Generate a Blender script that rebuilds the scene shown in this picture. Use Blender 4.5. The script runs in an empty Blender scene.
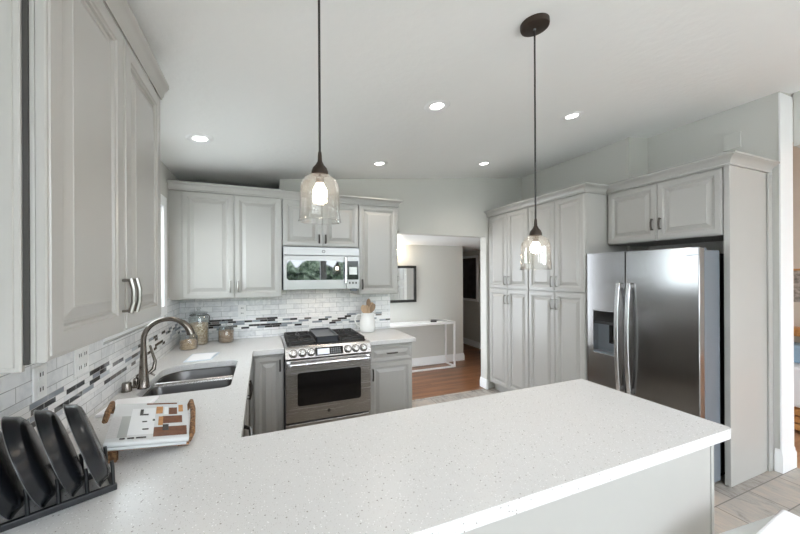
import bpy, math, random
from mathutils import Matrix, Vector
random.seed(7)
S = bpy.context.scene
COL = S.collection
PI = math.pi

# ------------------------------------------------------------------ camera
cam = bpy.data.objects.new('camera', bpy.data.cameras.new('camera'))
COL.objects.link(cam)
cam.data.sensor_width = 36.0
cam.data.lens = 36.0 * 333.0 / 800.0
cam.data.shift_y = 8.2 / 800.0
cam.data.clip_start = 0.02
cam.matrix_world = (Matrix.Translation((0, 0, 1.547)) @ Matrix.Rotation(-math.radians(22.38), 4, 'Z')
                    @ Matrix.Rotation(PI / 2, 4, 'X') @ Matrix.Rotation(-math.radians(0.29), 4, 'Z'))
S.camera = cam

# ------------------------------------------------------------------ world, lights, exposure
W = bpy.data.worlds.new('world')
S.world = W
W.use_nodes = True
bg = W.node_tree.nodes['Background']
bg.inputs['Color'].default_value = (0.845, 0.92, 1.0, 1)
bg.inputs['Strength'].default_value = 9.0


def area(name, loc, rot, sx, sy, power, col):
    l = bpy.data.lights.new(name, 'AREA')
    l.shape = 'RECTANGLE'
    l.size, l.size_y = sx, sy
    l.energy = power
    l.color = col
    o = bpy.data.objects.new(name, l)
    o.location = loc
    o.rotation_euler = rot
    COL.objects.link(o)
    return o


# daylight comes from the sky through the glazed wall behind the camera, the living room side and the sink window

S.view_settings.view_transform = 'Standard'
S.view_settings.look = 'None'
S.view_settings.exposure = 0.03
S.view_settings.gamma = 1.0
S.view_settings.use_curve_mapping = False
S.cycles.use_denoising = True
S.cycles.max_bounces = 12
S.cycles.diffuse_bounces = 6
S.cycles.transparent_max_bounces = 24
S.cycles.sample_clamp_indirect = 6.0
S.cycles.caustics_reflective = False
S.cycles.caustics_refractive = False


# ------------------------------------------------------------------ materials
def srgb(r, g, b):
    f = lambda c: (c / 255 / 12.92) if c / 255 <= 0.04045 else ((c / 255 + 0.055) / 1.055) ** 2.4
    return (f(r), f(g), f(b), 1)


class NT:
    def __init__(s, name):
        s.m = bpy.data.materials.new(name)
        s.m.use_nodes = True
        s.t = s.m.node_tree
        s.b = s.t.nodes['Principled BSDF']
        s.out = s.t.nodes['Material Output']

    def n(s, typ, **kw):
        x = s.t.nodes.new(typ)
        for k, v in kw.items():
            if k.startswith('i_'):
                key = k[2:]
                key = int(key) if key.isdigit() else key.replace('_', ' ')
                x.inputs[key].default_value = v
            else:
                setattr(x, k, v)
        return x

    def l(s, a, ao, b, bi):
        s.t.links.new(a.outputs[ao], b.inputs[bi])

    def setb(s, **kw):
        for k, v in kw.items():
            s.b.inputs[k.replace('_', ' ')].default_value = v
        return s

    def coords(s, axes='xyz', scale=(1, 1, 1), loc=(0, 0, 0)):
        tc = s.n('ShaderNodeNewGeometry')
        sp = s.n('ShaderNodeSeparateXYZ')
        s.l(tc, 'Position', sp, 0)
        cb = s.n('ShaderNodeCombineXYZ')
        for i, a in enumerate(axes):
            s.l(sp, 'xyz'.index(a), cb, i)
        mp = s.n('ShaderNodeMapping')
        mp.inputs['Scale'].default_value = scale
        mp.inputs['Location'].default_value = loc
        s.l(cb, 0, mp, 'Vector')
        return mp

    def ramp(s, stops, interp='LINEAR'):
        r = s.n('ShaderNodeValToRGB')
        e = r.color_ramp.elements
        r.color_ramp.interpolation = interp
        while len(e) < len(stops):
            e.new(0.5)
        for i, (p, c) in enumerate(stops):
            e[i].position = p
            e[i].color = c
        return r

    def bump(s, node, out, strength=0.2, dist=0.01):
        b = s.n('ShaderNodeBump', i_Strength=strength, i_Distance=dist)
        s.l(node, out, b, 'Height')
        s.l(b, 0, s.b, 'Normal')


def plain(name, col, rough=0.5, metal=0.0, spec=0.5, var=0.0, vscale=8.0, bump=0.0, bscale=60.0, coat=0.0):
    t = NT(name)
    t.setb(Base_Color=col, Roughness=rough, Metallic=metal)
    t.b.inputs['Specular IOR Level'].default_value = spec
    t.b.inputs['Coat Weight'].default_value = coat
    mp = t.coords()
    if var:
        nz = t.n('ShaderNodeTexNoise', i_Scale=vscale, i_Detail=3.0)
        t.l(mp, 0, nz, 'Vector')
        k = 1 - var
        rp = t.ramp([(0.3, (col[0] * k, col[1] * k, col[2] * k, 1)), (0.7, col)])
        t.l(nz, 'Fac', rp, 0)
        t.l(rp, 0, t.b, 'Base Color')
    if bump:
        n2 = t.n('ShaderNodeTexNoise', i_Scale=bscale, i_Detail=4.0)
        t.l(mp, 0, n2, 'Vector')
        t.bump(n2, 'Fac', bump, 0.004)
    return t.m


def steel(name, col, rough=0.25, axis='z', streak=0.08, aniso=0.0, arot=0.0):
    t = NT(name)
    t.setb(Base_Color=col, Metallic=1.0, Roughness=rough)
    sc = {'z': (160, 160, 1.5), 'x': (1.5, 160, 160), 'y': (160, 1.5, 160)}[axis]
    mp = t.coords(scale=sc)
    nz = t.n('ShaderNodeTexNoise', i_Scale=1.0, i_Detail=2.0)
    t.l(mp, 0, nz, 'Vector')
    mr = t.n('ShaderNodeMapRange', i_3=rough - streak / 2, i_4=rough + streak)
    t.l(nz, 'Fac', mr, 0)
    t.l(mr, 0, t.b, 'Roughness')
    if aniso:
        tg = t.n('ShaderNodeTangent', direction_type='RADIAL', axis='Z')
        t.l(tg, 0, t.b, 'Tangent')
        t.setb(Anisotropic=aniso, Anisotropic_Rotation=arot)
    return t.m


def emit(name, col, strength):
    t = NT(name)
    t.setb(Base_Color=(0.8, 0.8, 0.8, 1), Emission_Color=col, Emission_Strength=strength)
    return t.m


def thin_glass(name, tint=(1, 1, 1, 1), refl=0.06, edge=0.55, rough=0.02, body=0.0):
    t = NT(name)
    tr = t.n('ShaderNodeBsdfTransparent')
    tr.inputs[0].default_value = tint
    gl = t.n('ShaderNodeBsdfGlossy')
    gl.inputs['Roughness'].default_value = rough
    lw = t.n('ShaderNodeLayerWeight', i_Blend=0.35)
    mr = t.n('ShaderNodeMapRange', i_3=refl, i_4=edge)
    t.l(lw, 'Facing', mr, 0)
    mx = t.n('ShaderNodeMixShader')
    t.l(mr, 0, mx, 0)
    t.l(tr, 0, mx, 1)
    t.l(gl, 0, mx, 2)
    last = mx
    if body:
        df = t.n('ShaderNodeBsdfTranslucent')
        df.inputs[0].default_value = (1, 1, 1, 1)
        m2 = t.n('ShaderNodeMixShader')
        m2.inputs[0].default_value = body
        t.l(mx, 0, m2, 1)
        t.l(df, 0, m2, 2)
        last = m2
    t.l(last, 0, t.out, 'Surface')
    return t.m


def mk_counter():
    t = NT('speckled_quartz')
    t.setb(Roughness=0.27)
    mp = t.coords()
    cols = None
    base = (0.70, 0.695, 0.69, 1)
    prev = t.n('ShaderNodeRGB')
    prev.outputs[0].default_value = base
    for sc, thr, dens, c in ((75, 0.17, 0.30, (0.30, 0.28, 0.26, 1)), (190, 0.20, 0.36, (0.42, 0.40, 0.38, 1)),
                             (320, 0.26, 0.5, (0.62, 0.60, 0.58, 1)), (130, 0.22, 0.35, (0.93, 0.93, 0.93, 1))):
        v = t.n('ShaderNodeTexVoronoi', i_Scale=float(sc))
        t.l(mp, 0, v, 'Vector')
        lt = t.n('ShaderNodeMath', operation='LESS_THAN', i_1=thr)
        t.l(v, 'Distance', lt, 0)
        sp = t.n('ShaderNodeSeparateColor')
        t.l(v, 'Color', sp, 0)
        l2 = t.n('ShaderNodeMath', operation='LESS_THAN', i_1=dens)
        t.l(sp, 0, l2, 0)
        mu = t.n('ShaderNodeMath', operation='MULTIPLY')
        t.l(lt, 0, mu, 0)
        t.l(l2, 0, mu, 1)
        mx = t.n('ShaderNodeMix', data_type='RGBA')
        t.l(mu, 0, mx, 'Factor')
        t.t.links.new(prev.outputs[0 if prev.bl_idname == 'ShaderNodeRGB' else 2], mx.inputs[6])
        mx.inputs[7].default_value = c
        prev = mx
    t.t.links.new(prev.outputs[2], t.b.inputs['Base Color'])
    return t.m


def mk_subway(name, axes):
    t = NT(name)
    t.setb(Roughness=0.14)
    mp = t.coords(axes)
    br = t.n('ShaderNodeTexBrick', offset=0.5)
    for k, v in (('Scale', 1.0), ('Mortar Size', 0.0016), ('Mortar Smooth', 0.1), ('Brick Width', 0.152), ('Row Height', 0.052)):
        br.inputs[k].default_value = v
    br.inputs['Color1'].default_value = (0, 0, 0, 1)
    br.inputs['Color2'].default_value = (1, 1, 1, 1)
    br.inputs['Mortar'].default_value = (0.5, 0.5, 0.5, 1)
    t.l(mp, 0, br, 'Vector')
    nz = t.n('ShaderNodeTexNoise', i_Scale=14.0, i_Detail=6.0, i_Distortion=1.6)
    t.l(mp, 0, nz, 'Vector')
    ma = t.n('ShaderNodeMath', operation='MULTIPLY_ADD', i_1=0.45)
    t.l(br, 'Color', ma, 0)
    t.l(nz, 'Fac', ma, 2)
    rp = t.ramp([(0.35, srgb(247, 247, 246)), (0.65, srgb(238, 239, 240)), (1.0, srgb(214, 216, 219))])
    t.l(ma, 0, rp, 0)
    mx = t.n('ShaderNodeMix', data_type='RGBA')
    t.l(br, 'Fac', mx, 'Factor')
    t.l(rp, 0, mx, 6)
    mx.inputs[7].default_value = srgb(176, 177, 177)
    t.t.links.new(mx.outputs[2], t.b.inputs['Base Color'])
    iv = t.n('ShaderNodeMath', operation='SUBTRACT', i_0=1.0)
    t.l(br, 'Fac', iv, 1)
    t.bump(iv, 0, 0.5, 0.002)
    return t.m


def mk_mosaic(name, axes):
    t = NT(name)
    t.setb(Roughness=0.1)
    mp = t.coords(axes, loc=(0.03, -1.012 + 0.0, 0))
    br = t.n('ShaderNodeTexBrick', offset=0.37, offset_frequency=2, squash=0.7, squash_frequency=3)
    for k, v in (('Scale', 1.0), ('Mortar Size', 0.001), ('Mortar Smooth', 0.1), ('Brick Width', 0.105), ('Row Height', 0.0212)):
        br.inputs[k].default_value = v
    br.inputs['Color1'].default_value = (0, 0, 0, 1)
    br.inputs['Color2'].default_value = (1, 1, 1, 1)
    br.inputs['Mortar'].default_value = (0.5, 0.5, 0.5, 1)
    t.l(mp, 0, br, 'Vector')
    rp = t.ramp([(0.0, srgb(52, 50, 52)), (0.20, srgb(146, 152, 160)), (0.32, srgb(242, 242, 242)), (0.60, srgb(196, 202, 208)),
                 (0.68, srgb(244, 244, 244)), (0.90, srgb(104, 98, 96)), (0.955, srgb(226, 228, 229))], 'CONSTANT')
    t.l(br, 'Color', rp, 0)
    mx = t.n('ShaderNodeMix', data_type='RGBA')
    t.l(br, 'Fac', mx, 'Factor')
    t.l(rp, 0, mx, 6)
    mx.inputs[7].default_value = srgb(200, 200, 198)
    t.t.links.new(mx.outputs[2], t.b.inputs['Base Color'])
    return t.m


def mk_floor_tile():
    t = NT('travertine_floor_tile')
    t.setb(Roughness=0.42)
    mp = t.coords('xyz', loc=(0.17, 0.39, 0))
    br = t.n('ShaderNodeTexBrick', offset=0.5)
    for k, v in (('Scale', 1.0), ('Mortar Size', 0.004), ('Mortar Smooth', 0.2), ('Brick Width', 0.42), ('Row Height', 0.205)):
        br.inputs[k].default_value = v
    br.inputs['Color1'].default_value = (0, 0, 0, 1)
    br.inputs['Color2'].default_value = (1, 1, 1, 1)
    br.inputs['Mortar'].default_value = (0.5, 0.5, 0.5, 1)
    t.l(mp, 0, br, 'Vector')
    m2 = t.coords('xyz', scale=(14.0, 5.0, 1))
    nz = t.n('ShaderNodeTexNoise', i_Scale=1.2, i_Detail=9.0, i_Distortion=0.9, i_Roughness=0.72)
    t.l(m2, 0, nz, 'Vector')
    ma = t.n('ShaderNodeMath', operation='MULTIPLY_ADD', i_1=0.22)
    t.l(br, 'Color', ma, 0)
    t.l(nz, 'Fac', ma, 2)
    rp = t.ramp([(0.36, srgb(92, 86, 81)), (0.47, srgb(136, 129, 122)), (0.60, srgb(166, 160, 153)), (0.82, srgb(186, 172, 158))])
    t.l(ma, 0, rp, 0)
    mx = t.n('ShaderNodeMix', data_type='RGBA')
    t.l(br, 'Fac', mx, 'Factor')
    t.l(rp, 0, mx, 6)
    mx.inputs[7].default_value = srgb(118, 112, 107)
    t.t.links.new(mx.outputs[2], t.b.inputs['Base Color'])
    iv = t.n('ShaderNodeMath', operation='SUBTRACT', i_1=0.0)
    t.l(nz, 'Fac', iv, 0)
    t.bump(iv, 0, 0.25, 0.004)
    return t.m


def mk_wood(name, cols, axes='xyz', bw=1.1, rh=0.085, stretch=(2.0, 26.0, 26.0), rough=0.3, mortar=0.0012):
    t = NT(name)
    t.setb(Roughness=rough)
    mp = t.coords(axes)
    br = t.n('ShaderNodeTexBrick', offset=0.37)
    for k, v in (('Scale', 1.0), ('Mortar Size', mortar), ('Mortar Smooth', 0.1), ('Brick Width', bw), ('Row Height', rh)):
        br.inputs[k].default_value = v
    br.inputs['Color1'].default_value = (0, 0, 0, 1)
    br.inputs['Color2'].default_value = (1, 1, 1, 1)
    br.inputs['Mortar'].default_value = (0, 0, 0, 1)
    t.l(mp, 0, br, 'Vector')
    m2 = t.coords(axes, scale=stretch)
    nz = t.n('ShaderNodeTexNoise', i_Scale=1.0, i_Detail=5.0, i_Distortion=0.8)
    t.l(m2, 0, nz, 'Vector')
    ma = t.n('ShaderNodeMath', operation='MULTIPLY_ADD', i_1=0.35)
    t.l(br, 'Color', ma, 0)
    t.l(nz, 'Fac', ma, 2)
    rp = t.ramp([(0.3, cols[0]), (0.6, cols[1]), (0.9, cols[2])])
    t.l(ma, 0, rp, 0)
    t.l(rp, 0, t.b, 'Base Color')
    return t.m


def mk_grain(name, a, b, sc=110.0):
    t = NT(name)
    t.setb(Roughness=0.8)
    mp = t.coords()
    v = t.n('ShaderNodeTexVoronoi', i_Scale=sc)
    t.l(mp, 0, v, 'Vector')
    sp = t.n('ShaderNodeSeparateColor')
    t.l(v, 'Color', sp, 0)
    rp = t.ramp([(0.0, a), (1.0, b)])
    t.l(sp, 0, rp, 0)
    t.l(rp, 0, t.b, 'Base Color')
    t.bump(v, 'Distance', 0.6, 0.004)
    return t.m


def mk_hedge():
    t = NT('hedge_leaves')
    t.setb(Roughness=0.6)
    mp = t.coords()
    v = t.n('ShaderNodeTexVoronoi', i_Scale=9.0)
    t.l(mp, 0, v, 'Vector')
    sp = t.n('ShaderNodeSeparateColor')
    t.l(v, 'Color', sp, 0)
    rp = t.ramp([(0.0, srgb(60, 80, 60)), (0.5, srgb(122, 146, 116)), (1.0, srgb(190, 206, 180))])
    t.l(sp, 0, rp, 0)
    t.l(rp, 0, t.b, 'Base Color')
    t.bump(v, 'Distance', 1.0, 0.1)
    return t.m


M = {}
M['paint'] = plain('grey_cabinet_paint', srgb(176, 174, 170), 0.28, var=0.02, vscale=5)
M['wall'] = plain('pale_grey_wall_paint', srgb(204, 203, 198), 0.75, var=0.02, vscale=3, bump=0.12, bscale=70)
M['ceil'] = plain('textured_ceiling_paint', srgb(238, 239, 238), 0.85, var=0.015, vscale=2, bump=0.6, bscale=20)
M['trim'] = plain('white_trim_paint', srgb(240, 241, 242), 0.4, var=0.01)
M['beige'] = plain('beige_wall_paint', srgb(228, 212, 197), 0.8, var=0.02)
M['counter'] = mk_counter()
M['sub_back'] = mk_subway('marble_subway_back', 'xzy')
M['sub_left'] = mk_subway('marble_subway_left', 'yzx')
M['mos_back'] = mk_mosaic('mosaic_back', 'xzy')
M['mos_left'] = mk_mosaic('mosaic_left', 'yzx')
M['tile'] = mk_floor_tile()
M['oak'] = mk_wood('hall_oak_boards', (srgb(78, 50, 34), srgb(112, 74, 50), srgb(138, 96, 68)))
M['orange_wood'] = mk_wood('living_room_boards', (srgb(158, 112, 82), srgb(186, 138, 104), srgb(202, 158, 124)))
M['slat'] = mk_wood('slat_wood', (srgb(120, 76, 40), srgb(180, 120, 66), srgb(206, 150, 92)), rough=0.5)
M['spoon'] = mk_wood('beech_wood', (srgb(172, 142, 112), srgb(204, 174, 142), srgb(220, 194, 166)), axes='zxy', bw=3, rh=2, stretch=(8, 60, 60), rough=0.6)
M['spoon_dark'] = mk_wood('dark_olive_wood', (srgb(122, 98, 76), srgb(160, 132, 106), srgb(182, 154, 126)), axes='zxy', bw=3, rh=2, stretch=(8, 60, 60), rough=0.6)
M['steel'] = steel('brushed_steel', (0.52, 0.505, 0.49, 1), 0.26, 'x', streak=0.03)
M['steel_v'] = steel('fridge_steel', (0.33, 0.323, 0.32, 1), 0.20, 'z', streak=0.0, aniso=0.75, arot=0.0)
M['steel_micro'] = steel('microwave_steel', (0.29, 0.287, 0.283, 1), 0.31, 'x', streak=0.03)
M['steel_dark'] = plain('grey_appliance_side', srgb(118, 124, 132), 0.45, 0.3, var=0.03)
M['handle_steel'] = steel('satin_handle_steel', (0.72, 0.72, 0.73, 1), 0.22, 'z')
M['nickel'] = plain('brushed_nickel', srgb(150, 147, 141), 0.28, 1.0, var=0.05)
M['faucet'] = plain('dark_nickel_faucet', srgb(126, 119, 112), 0.24, 1.0, var=0.06)
M['sink'] = steel('sink_steel', (0.115, 0.112, 0.11, 1), 0.30, 'x')
M['pull'] = plain('pewter_pull', srgb(92, 88, 84), 0.35, 1.0, var=0.05)
M['bronze'] = plain('bronze_fitting', srgb(66, 56, 50), 0.45, 0.6, var=0.15, vscale=60)
M['cord'] = plain('black_cord', srgb(44, 40, 38), 0.6, var=0.1)
M['black'] = plain('black_gloss', srgb(20, 21, 23), 0.12, var=0.1)
M['iron'] = plain('cast_iron', srgb(38, 37, 38), 0.55, var=0.2, vscale=40)
M['griddle'] = plain('griddle_iron', srgb(58, 60, 66), 0.3, 0.4, var=0.1)
M['oven_glass'] = plain('oven_window_glass', srgb(22, 21, 22), 0.06, var=0.2)
M['micro_glass'] = plain('microwave_window_glass', srgb(30, 34, 36), 0.03, spec=1.0, var=0.1, coat=1.0)
M['plate_black'] = plain('matte_black_glaze', srgb(25, 28, 33), 0.24, var=0.12, vscale=30)
M['plate_line'] = plain('rim_highlight_grey', srgb(128, 130, 133), 0.4, var=0.2, vscale=30)  # pale grey painting the highlight on plate rims; also on small fittings
M['rack'] = plain('black_rack_wire', srgb(30, 31, 34), 0.4, var=0.1)
M['white'] = plain('white_ceramic', srgb(244, 244, 243), 0.18, var=0.01)
M['plastic'] = plain('white_plastic', srgb(238, 238, 237), 0.35, var=0.01)
M['slot'] = plain('dark_slot', srgb(60, 58, 56), 0.6, var=0.05)
M['paper'] = plain('white_paper', srgb(246, 246, 248), 0.6, var=0.01)
M['blue_plastic'] = plain('pale_blue_sheet', srgb(206, 218, 228), 0.3, var=0.02)
M['pages'] = plain('page_edges', srgb(206, 204, 204), 0.7, var=0.15, vscale=200)
M['cover'] = plain('magazine_cover', srgb(214, 216, 217), 0.25, var=0.03)
M['wicker'] = mk_grain('rope_wicker', srgb(96, 66, 44), srgb(158, 120, 84), 160)
M['grain1'] = mk_grain('rolled_oats', srgb(170, 140, 108), srgb(236, 216, 188))
M['grain2'] = mk_grain('mixed_muesli', srgb(140, 104, 80), srgb(206, 180, 156), 120)
M['grain3'] = mk_grain('brown_cereal', srgb(160, 120, 84), srgb(226, 196, 158), 110)
M['glass'] = thin_glass('jar_glass', (0.95, 0.97, 0.97, 1), 0.05, 0.5)
M['shade'] = thin_glass('seeded_shade_glass', (0.97, 0.97, 0.96, 1), 0.012, 0.75, 0.06, body=0.009)
M['pane'] = thin_glass('window_pane', (0.97, 0.99, 0.98, 1), 0.03, 0.3)
M['bulb'] = emit('lit_bulb', (1.0, 0.83, 0.64, 1), 90.0)
M['cook_lamp'] = emit('lit_cooktop_lamp', (1.0, 0.86, 0.72, 1), 22.0)
M['can_light'] = emit('lit_diffuser', (1.0, 0.97, 0.92, 1), 12.0)
M['sconce_lit'] = emit('lit_sconce_shade', (1.0, 0.80, 0.56, 1), 45.0)
M['mirror'] = plain('mirror_silver', (0.82, 0.82, 0.82, 1), 0.02, 1.0)
M['frame_black'] = plain('black_frame', srgb(34, 32, 32), 0.4, var=0.1)
M['print_dark'] = plain('dark_print', srgb(82, 80, 82), 0.5, var=0.6, vscale=7)
M['screen'] = emit('lit_range_screen', srgb(120, 140, 190), 0.45)
M['micro_screen'] = emit('lit_microwave_screen', srgb(150, 170, 165), 0.5)
M['photo_white'] = plain('print_white', srgb(236, 238, 240), 0.25, var=0.02)
M['photo_grey'] = plain('print_grey', srgb(180, 182, 180), 0.25, var=0.1)
M['photo_brown'] = plain('print_brown', srgb(122, 76, 50), 0.25, var=0.35, vscale=60)
M['photo_tan'] = plain('print_tan', srgb(206, 150, 96), 0.25, var=0.3, vscale=60)
M['photo_ink'] = plain('print_ink', srgb(54, 48, 48), 0.25, var=0.1)
M['fabric_white'] = plain('white_upholstery', srgb(246, 247, 250), 0.7, var=0.01, bump=0.1, bscale=300)
M['shell'] = plain('pale_grey_shell', srgb(226, 227, 226), 0.4, var=0.02)
M['blue_fabric'] = plain('blue_fabric', srgb(162, 186, 206), 0.8, var=0.08)
M['pattern'] = plain('patterned_textile', srgb(212, 196, 184), 0.8, var=0.72, vscale=26)
M['hedge'] = mk_hedge()
M['patio'] = plain('patio_concrete', srgb(226, 223, 219), 0.8, var=0.05)
M['recess_shade'] = plain('recess_shade_paint', srgb(150, 150, 148), 0.9, var=0.05)  # wall paint darkened in colour for the shade inside the recess
M['chalk'] = plain('engraved_mark', srgb(70, 66, 66), 0.4, var=0.1)

# ------------------------------------------------------------------ geometry helpers
MW = {}


def empty(name, loc=(0, 0, 0), rz=0.0, label=None, cat=None, group=None, mat=None):
    o = bpy.data.objects.new(name, None)
    o.empty_display_size = 0.05
    COL.objects.link(o)
    m = mat if mat is not None else Matrix.Translation(loc) @ Matrix.Rotation(rz, 4, 'Z')
    o.matrix_world = m
    MW[o.name] = m.copy()
    tag(o, label, cat, group)
    return o


def tag(o, label=None, cat=None, group=None, kind=None):
    if label: o['label'] = label
    if cat: o['category'] = cat
    if group: o['group'] = group
    if kind: o['kind'] = kind
    return o


class MB:
    """collects shapes in world coordinates (or in the frame T) and links them as one mesh object"""

    def __init__(s, T=None):
        s.v, s.f, s.T = [], [], T

    def add(s, vs, fs):
        n = len(s.v)
        s.v += [(s.T @ Vector(p)) if s.T is not None else Vector(p) for p in vs]
        s.f += [[i + n for i in f] for f in fs]
        return s

    def box(s, x0, x1, y0, y1, z0, z1):
        vs = [(x, y, z) for z in (z0, z1) for y in (y0, y1) for x in (x0, x1)]
        return s.add(vs, [(0, 2, 3, 1), (4, 5, 7, 6), (0, 1, 5, 4), (2, 6, 7, 3), (0, 4, 6, 2), (1, 3, 7, 5)])

    def prism(s, poly, z0, z1):
        n = len(poly)
        vs = [(x, y, z0) for x, y in poly] + [(x, y, z1) for x, y in poly]
        return s.add(vs, [tuple(range(n))[::-1], tuple(range(n, 2 * n))] + [(i, (i + 1) % n, n + (i + 1) % n, n + i) for i in range(n)])

    def loft(s, loops, cap0=True, cap1=True, closed=True):
        n = len(loops[0])
        vs = [p for l in loops for p in l]
        fs = []
        for k in range(len(loops) - 1):
            for i in range(n if closed else n - 1):
                j = (i + 1) % n
                fs.append((k * n + i, k * n + j, (k + 1) * n + j, (k + 1) * n + i))
        if cap0: fs.append(tuple(range(n))[::-1])
        if cap1: fs.append(tuple(range((len(loops) - 1) * n, len(loops) * n)))
        return s.add(vs, fs)

    def lathe(s, prof, c=(0, 0, 0), seg=28, A=None):
        """prof [(r, z)]; axis z through c, or the frame A"""
        loops = []
        for r, z in prof:
            ring = []
            for i in range(seg):
                a = 2 * PI * i / seg
                p = Vector((max(r, 1e-5) * math.cos(a), max(r, 1e-5) * math.sin(a), z))
                ring.append(A @ p if A is not None else p + Vector(c))
            loops.append(ring)
        return s.loft(loops, prof[0][0] < 1e-4 or True, True) if prof[0][0] > 1e-4 and prof[-1][0] > 1e-4 and False else s.loft(loops, False, False)

    def cyl(s, p0, p1, r0, r1=None, seg=16):
        r1 = r0 if r1 is None else r1
        return s.tube([p0, p1], [r0, r1], seg)

    def tube(s, pts, r, seg=10, flat=None, up=None):
        pts = [Vector(p) for p in pts]
        n = len(pts)
        rs = r if isinstance(r, (list, tuple)) else [r] * n
        t0 = (pts[1] - pts[0]).normalized()
        a = Vector(up) if up else (Vector((0, 0, 1)) if abs(t0.z) < 0.9 else Vector((1, 0, 0)))
        u = t0.cross(a).normalized()
        loops = []
        for i in range(n):
            t = (pts[min(i + 1, n - 1)] - pts[max(i - 1, 0)]).normalized()
            u = (u - t * u.dot(t)).normalized()
            w = t.cross(u)
            k = flat if flat else 1.0
            loops.append([pts[i] + (u * math.cos(2 * PI * j / seg) + w * math.sin(2 * PI * j / seg) * k) * rs[i] for j in range(seg)])
        return s.loft(loops)

    def sphere(s, c, rx, ry=None, rz=None, seg=20, rings=12):
        ry = ry or rx
        rz = rz or rx
        loops = []
        for k in range(rings + 1):
            th = PI * k / rings
            sr = max(math.sin(th), 1e-4)
            loops.append([(c[0] + rx * sr * math.cos(2 * PI * i / seg), c[1] + ry * sr * math.sin(2 * PI * i / seg), c[2] - rz * math.cos(th)) for i in range(seg)])
        return s.loft(loops, False, False)

    def sweep(s, prof, path, closed_ends=True):
        """prof [(out, z)] swept along a plan polyline; out is to the right of travel; mitred"""
        P = [Vector(p) for p in path]
        loops = []
        for i, p in enumerate(P):
            d0 = (P[i] - P[i - 1]).normalized() if i else (P[1] - P[0]).normalized()
            d1 = (P[i + 1] - P[i]).normalized() if i < len(P) - 1 else d0
            n0 = Vector((d0.y, -d0.x)); n1 = Vector((d1.y, -d1.x))
            m = n0 + n1
            m = m / max(m.dot(n0), 1e-6) if m.length > 1e-6 else n0
            loops.append([(p.x + m.x * o, p.y + m.y * o, z) for o, z in prof])
        return s.loft(loops, closed_ends, closed_ends)

    def build(s, name, mat, parent=None, smooth=None, bevel=0.0, kind=None, seg=2, recalc=True):
        me = bpy.data.meshes.new(name)
        inv = MW[parent.name].inverted() if parent is not None and parent.name in MW else None
        me.from_pydata([tuple(inv @ p) if inv is not None else tuple(p) for p in s.v], [], s.f)
        me.validate()
        if recalc:
            import bmesh
            b = bmesh.new()
            b.from_mesh(me)
            bmesh.ops.recalc_face_normals(b, faces=b.faces)
            b.to_mesh(me)
            b.free()
        me.materials.append(mat if not isinstance(mat, str) else M[mat])
        if smooth is not None:
            me.polygons.foreach_set('use_smooth', [True] * len(me.polygons))
            me.set_sharp_from_angle(angle=math.radians(smooth))
        o = bpy.data.objects.new(name, me)
        COL.objects.link(o)
        if parent is not None:
            o.parent = parent
            MW[o.name] = MW[parent.name]
        else:
            MW[o.name] = Matrix.Identity(4)
        if bevel:
            bm_ = o.modifiers.new('bevel', 'BEVEL')
            bm_.width = bevel
            bm_.segments = seg
            bm_.limit_method = 'ANGLE'
            bm_.angle_limit = math.radians(40)
        if kind: o['kind'] = kind
        return o


def struct(name, mb, mat, **kw):
    return mb.build(name, mat, kind='structure', **kw)


def copy_tree(o, parent=None):
    c = o.copy()
    COL.objects.link(c)
    if parent is not None: c.parent = parent
    for ch in list(o.children): copy_tree(ch, c)
    return c


def frame(o, u, n):
    """matrix: local x = u (along), local y = n (outward), local z = up, origin o"""
    u = Vector(u).normalized(); n = Vector(n).normalized()
    return Matrix(((u.x, n.x, 0, o[0]), (u.y, n.y, 0, o[1]), (u.z, n.z, 1, o[2]), (0, 0, 0, 1)))


def rect_loop(w, h, i, y):
    return [(i, y, i), (w - i, y, i), (w - i, y, h - i), (i, y, h - i)]


def door_mb(F, w, h, t=0.02, rail=0.058):
    """a raised panel door seen from +y of frame F, back at y=0"""
    b = MB(F)
    r = min(rail, w * 0.24)
    prof = [(0, 0), (0, t - 0.006), (0.0025, t - 0.0035), (0.009, t - 0.003), (0.0105, t), (r - 0.016, t), (r - 0.012, t - 0.004), (r - 0.006, t - 0.005),
            (r - 0.002, t - 0.012), (r + 0.006, t - 0.013), (r + 0.010, t - 0.012), (r + 0.034, t - 0.003), (r + 0.036, t - 0.001), (r + 0.038, t - 0.001)]
    b.loft([rect_loop(w, h, i, y) for i, y in prof])
    return b


def add_door(root, F, w, h, pull=None, t=0.02, name='door', rail=0.058, pull_mat='pull', pull_len=0.10, horiz=False, mat='paint'):
    d = door_mb(F, w, h, t, rail).build(name, mat, root)
    if pull:
        px, pz = pull
        hb = MB(F)
        L = pull_len / 2
        if horiz:
            hb.tube([(px - L, t - 0.001, pz), (px - L, t + 0.022, pz)], 0.0045, 8)
            hb.tube([(px + L, t - 0.001, pz), (px + L, t + 0.022, pz)], 0.0045, 8)
            hb.tube([(px - L - 0.006, t + 0.022, pz), (px - L * 0.5, t + 0.029, pz), (px + L * 0.5, t + 0.029, pz), (px + L + 0.006, t + 0.022, pz)], 0.0075, 8)
        else:
            for s_ in (-1, 1):
                hb.tube([(px, t - 0.001, pz + s_ * L), (px, t + 0.022, pz + s_ * L)], 0.0045, 8)
            hb.tube([(px, t + 0.022, pz - L - 0.006), (px, t + 0.030, pz - L * 0.4), (px, t + 0.030, pz + L * 0.4), (px, t + 0.022, pz + L + 0.006)], 0.0075, 8)
        hb.build('handle', pull_mat, d, smooth=40)
    return d


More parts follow.
